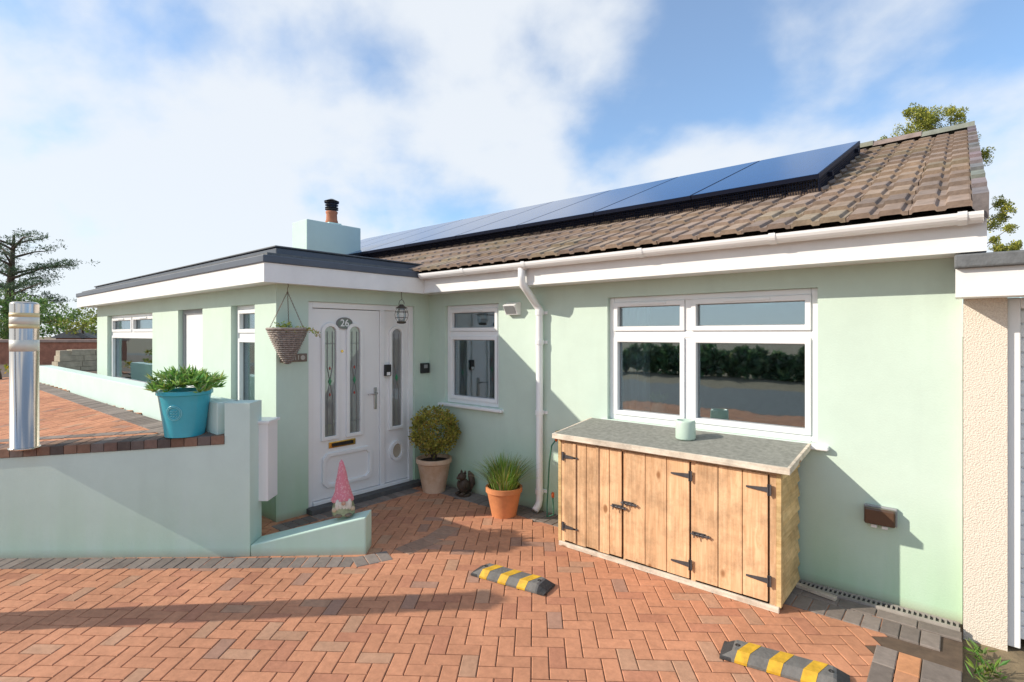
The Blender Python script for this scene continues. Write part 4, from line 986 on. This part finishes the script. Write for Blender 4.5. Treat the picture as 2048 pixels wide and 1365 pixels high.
for (py,l,r_) in tiers:
    tr=Vector(atD(25,py+20,D))
    for dx in (l,r_):
        tipx=25+dx-12; tip=Vector(atD(tipx,py+U(-7,7),D))+fv*U(-1.5,1.5)
        mid=(tr+tip)/2+Vector((0,0,U(0,.35))); g.tube([tr,mid,tip],[.07,.04,.012],6)
        steps=max(3,int(abs(dx)/9))
        for i in range(steps):
            if R()<.15: continue
            tt=(i+1)/steps; c=tr.lerp(tip,tt)+Vector((0,0,.12*math.sin(tt*3)))
            for j in range(4):
                cc=c+fv*U(-.7,.7)+rv*U(-.3,.3)+Vector((0,0,U(-.06,.18)))
                shell(gl,cc,(U(.15,.42),U(.15,.42),U(.05,.13)),20,.14,.04,[(.10,.17,.09),(.14,.21,.11),(.07,.12,.07)],up=.25,inner=.1)
g.build('trunk',BARK,cd); gl.build('crown',LEAF,cd,recalc=False)
D=13.5; tx=atD(1905,500,D)
tr=thing('garden_tree','loose yellow green tree rising behind the right end of the tiled roof','tree',(tx[0],tx[1],0))
g=MB(); gl=MB(); OL=[(.44,.46,.08),(.33,.37,.07),(.58,.54,.11),(.18,.22,.05)]
tp=Vector(atD(1870,300,D)); g.tube([(tx[0],tx[1],0),Vector(atD(1900,420,D)),tp,atD(1850,225,D)],[.2,.13,.08,.02],9)
cl=[(1848,238,24),(1822,262,28),(1880,262,28),(1905,240,20),(1932,262,18),(1806,234,12),(1858,218,10),(1905,220,10),(1838,282,36),(1890,290,36),(1785,286,18),(1768,288,10),(1930,295,26),(1960,315,16),(1962,345,10),(1870,238,18),(1836,250,20),(1900,262,22),(2008,402,10),(2016,418,14),(2024,432,12),(2000,445,13),(1995,462,10),(1975,500,10),(2018,500,13),(1992,503,9),(2030,496,9),(1970,485,7)]
for px,py,r in cl:
    c=Vector(atD(px,py,D))+fv*U(-.4,.4); rr=r*D/FP
    st=Vector(atD(1900,min(py+60,560),D)); g.tube([st,(st+c)/2+Vector((0,0,-.1)),c],[.025,.014,.005],6)
    for i in range(max(7,int(r*1.6))):
        d=Vector((random.gauss(0,1),random.gauss(0,1),random.gauss(0,1))).normalized()*U(.2,1.1)*rr
        shell(gl,c+d,(rr*.22+.03,)*3,30,.05,.027,OL,up=.3,inner=.2)
g.build('trunk',BARK,tr); gl.build('crown',LEAF,tr,recalc=False)
bushes('reflection_hedge','unseen hedge added behind the viewer to show in the window reflections','hedge',[((-12+i*.9,-14,.5+U(-.05,.1)),(1.1,.6,.6)) for i in range(30)],.25,.2,[(.20,.28,.14),(.26,.34,.17),(.15,.22,.11)],34,zb=0,k14=36)  # added out of view so the window panes have something to reflect
x,y=cam(-4.35,3.02)  # unseen post, added left of frame to throw the foreground shadow band
g=MB(); g.box(x-.08,x+.08,y-.08,y+.08,-.1,2.3); g.box(x-.095,x+.095,y-.095,y+.095,2.3,2.34)
tag(g.build('shadow_post',BARK,at=(x,y,0),bevel=.006),'unseen tall square post added beyond the left edge of the view to cast a long shadow','post')

# ---------------- camera
cd_=bpy.data.cameras.new('Camera'); co=bpy.data.objects.new('Camera',cd_); C.objects.link(co)
co.location=(0,0,H); co.rotation_euler=(math.radians(90),0,math.atan2(b,a))
cd_.sensor_width=36; cd_.lens=36*FP/2048; cd_.shift_y=-14.5/2048; cd_.clip_end=2000; cd_.clip_start=.05
bpy.context.scene.camera=co
# ---------------- light
FWD=.09
tv=Vector((a-b*FWD,b+a*FWD,0)).normalized(); el=math.radians(29); tv=Vector((tv.x*math.cos(el),tv.y*math.cos(el),-math.sin(el)))
su=bpy.data.lights.new('Sun','SUN'); su.energy=5.0; su.angle=math.radians(.5); su.color=(1,.90,.76)
so_=bpy.data.objects.new('Sun',su); C.objects.link(so_); so_.rotation_euler=tv.to_track_quat('-Z','Y').to_euler(); so_.location=(-5,-5,8)
w=bpy.data.worlds.new('World'); bpy.context.scene.world=w; w.use_nodes=True; nt=w.node_tree; L=nt.links.new; bg=nt.nodes['Background']
sk=N(nt,'ShaderNodeTexSky'); sk.sky_type='NISHITA'; sk.sun_disc=False; sk.sun_elevation=el; sk.sun_rotation=math.atan2(-tv.x,-tv.y); sk.air_density=1.0; sk.dust_density=.3; sk.ozone_density=2.0
tc=N(nt,'ShaderNodeTexCoord'); sp=N(nt,'ShaderNodeSeparateXYZ'); L(tc.outputs['Generated'],sp.inputs[0])
za=N(nt,'ShaderNodeMath',operation='MAXIMUM'); za.inputs[1].default_value=0; L(sp.outputs[2],za.inputs[0])
zb2=N(nt,'ShaderNodeMath',operation='ADD'); zb2.inputs[1].default_value=.6; L(za.outputs[0],zb2.inputs[0])
dv=N(nt,'ShaderNodeVectorMath',operation='DIVIDE'); cb_=N(nt,'ShaderNodeCombineXYZ')
for i in range(3): L(zb2.outputs[0],cb_.inputs[i])
L(tc.outputs['Generated'],dv.inputs[0]); L(cb_.outputs[0],dv.inputs[1])
mp=N(nt,'ShaderNodeMapping'); mp.inputs['Location'].default_value=(5.3,2.4,0); mp.inputs['Rotation'].default_value=(0,0,.7); mp.inputs['Scale'].default_value=(1,1.1,.8); L(dv.outputs[0],mp.inputs[0])
n1=N(nt,'ShaderNodeTexNoise'); n1.inputs['Scale'].default_value=3.0; n1.inputs['Detail'].default_value=8; n1.inputs['Roughness'].default_value=.5; n1.inputs['Distortion'].default_value=.1; L(mp.outputs[0],n1.inputs['Vector'])
dt=N(nt,'ShaderNodeVectorMath',operation='DOT_PRODUCT'); L(tc.outputs['Generated'],dt.inputs[0]); dt.inputs[1].default_value=(a,b,.25)
m1=N(nt,'ShaderNodeMath',operation='MULTIPLY_ADD'); m1.inputs[1].default_value=-.13; L(dt.outputs['Value'],m1.inputs[0]); L(n1.outputs[0],m1.inputs[2])
m2=N(nt,'ShaderNodeMath',operation='MULTIPLY_ADD'); m2.inputs[1].default_value=-.16; L(za.outputs[0],m2.inputs[0]); L(m1.outputs[0],m2.inputs[2])
rp=N(nt,'ShaderNodeValToRGB'); rp.color_ramp.elements[0].position=.25; rp.color_ramp.elements[1].position=.50; rp.color_ramp.interpolation='EASE'; rp.color_ramp.elements[0].color=(.16,.16,.16,1); rp.color_ramp.elements[1].color=(.93,.93,.93,1); L(m2.outputs[0],rp.inputs[0])
mx=N(nt,'ShaderNodeMix',data_type='RGBA'); L(rp.outputs[0],mx.inputs[0])
hs=N(nt,'ShaderNodeMix',data_type='RGBA',blend_type='MULTIPLY'); hs.inputs[0].default_value=1; L(sk.outputs[0],hs.inputs[6]); hs.inputs[7].default_value=(.95,1.3,1.5,1)
L(hs.outputs[2],mx.inputs[6]); mx.inputs[7].default_value=(5.9,6.2,6.55,1); L(mx.outputs[2],bg.inputs[0]); bg.inputs[1].default_value=.15
sc=bpy.context.scene; sc.view_settings.view_transform='Standard'; sc.view_settings.look='None'; sc.view_settings.exposure=0
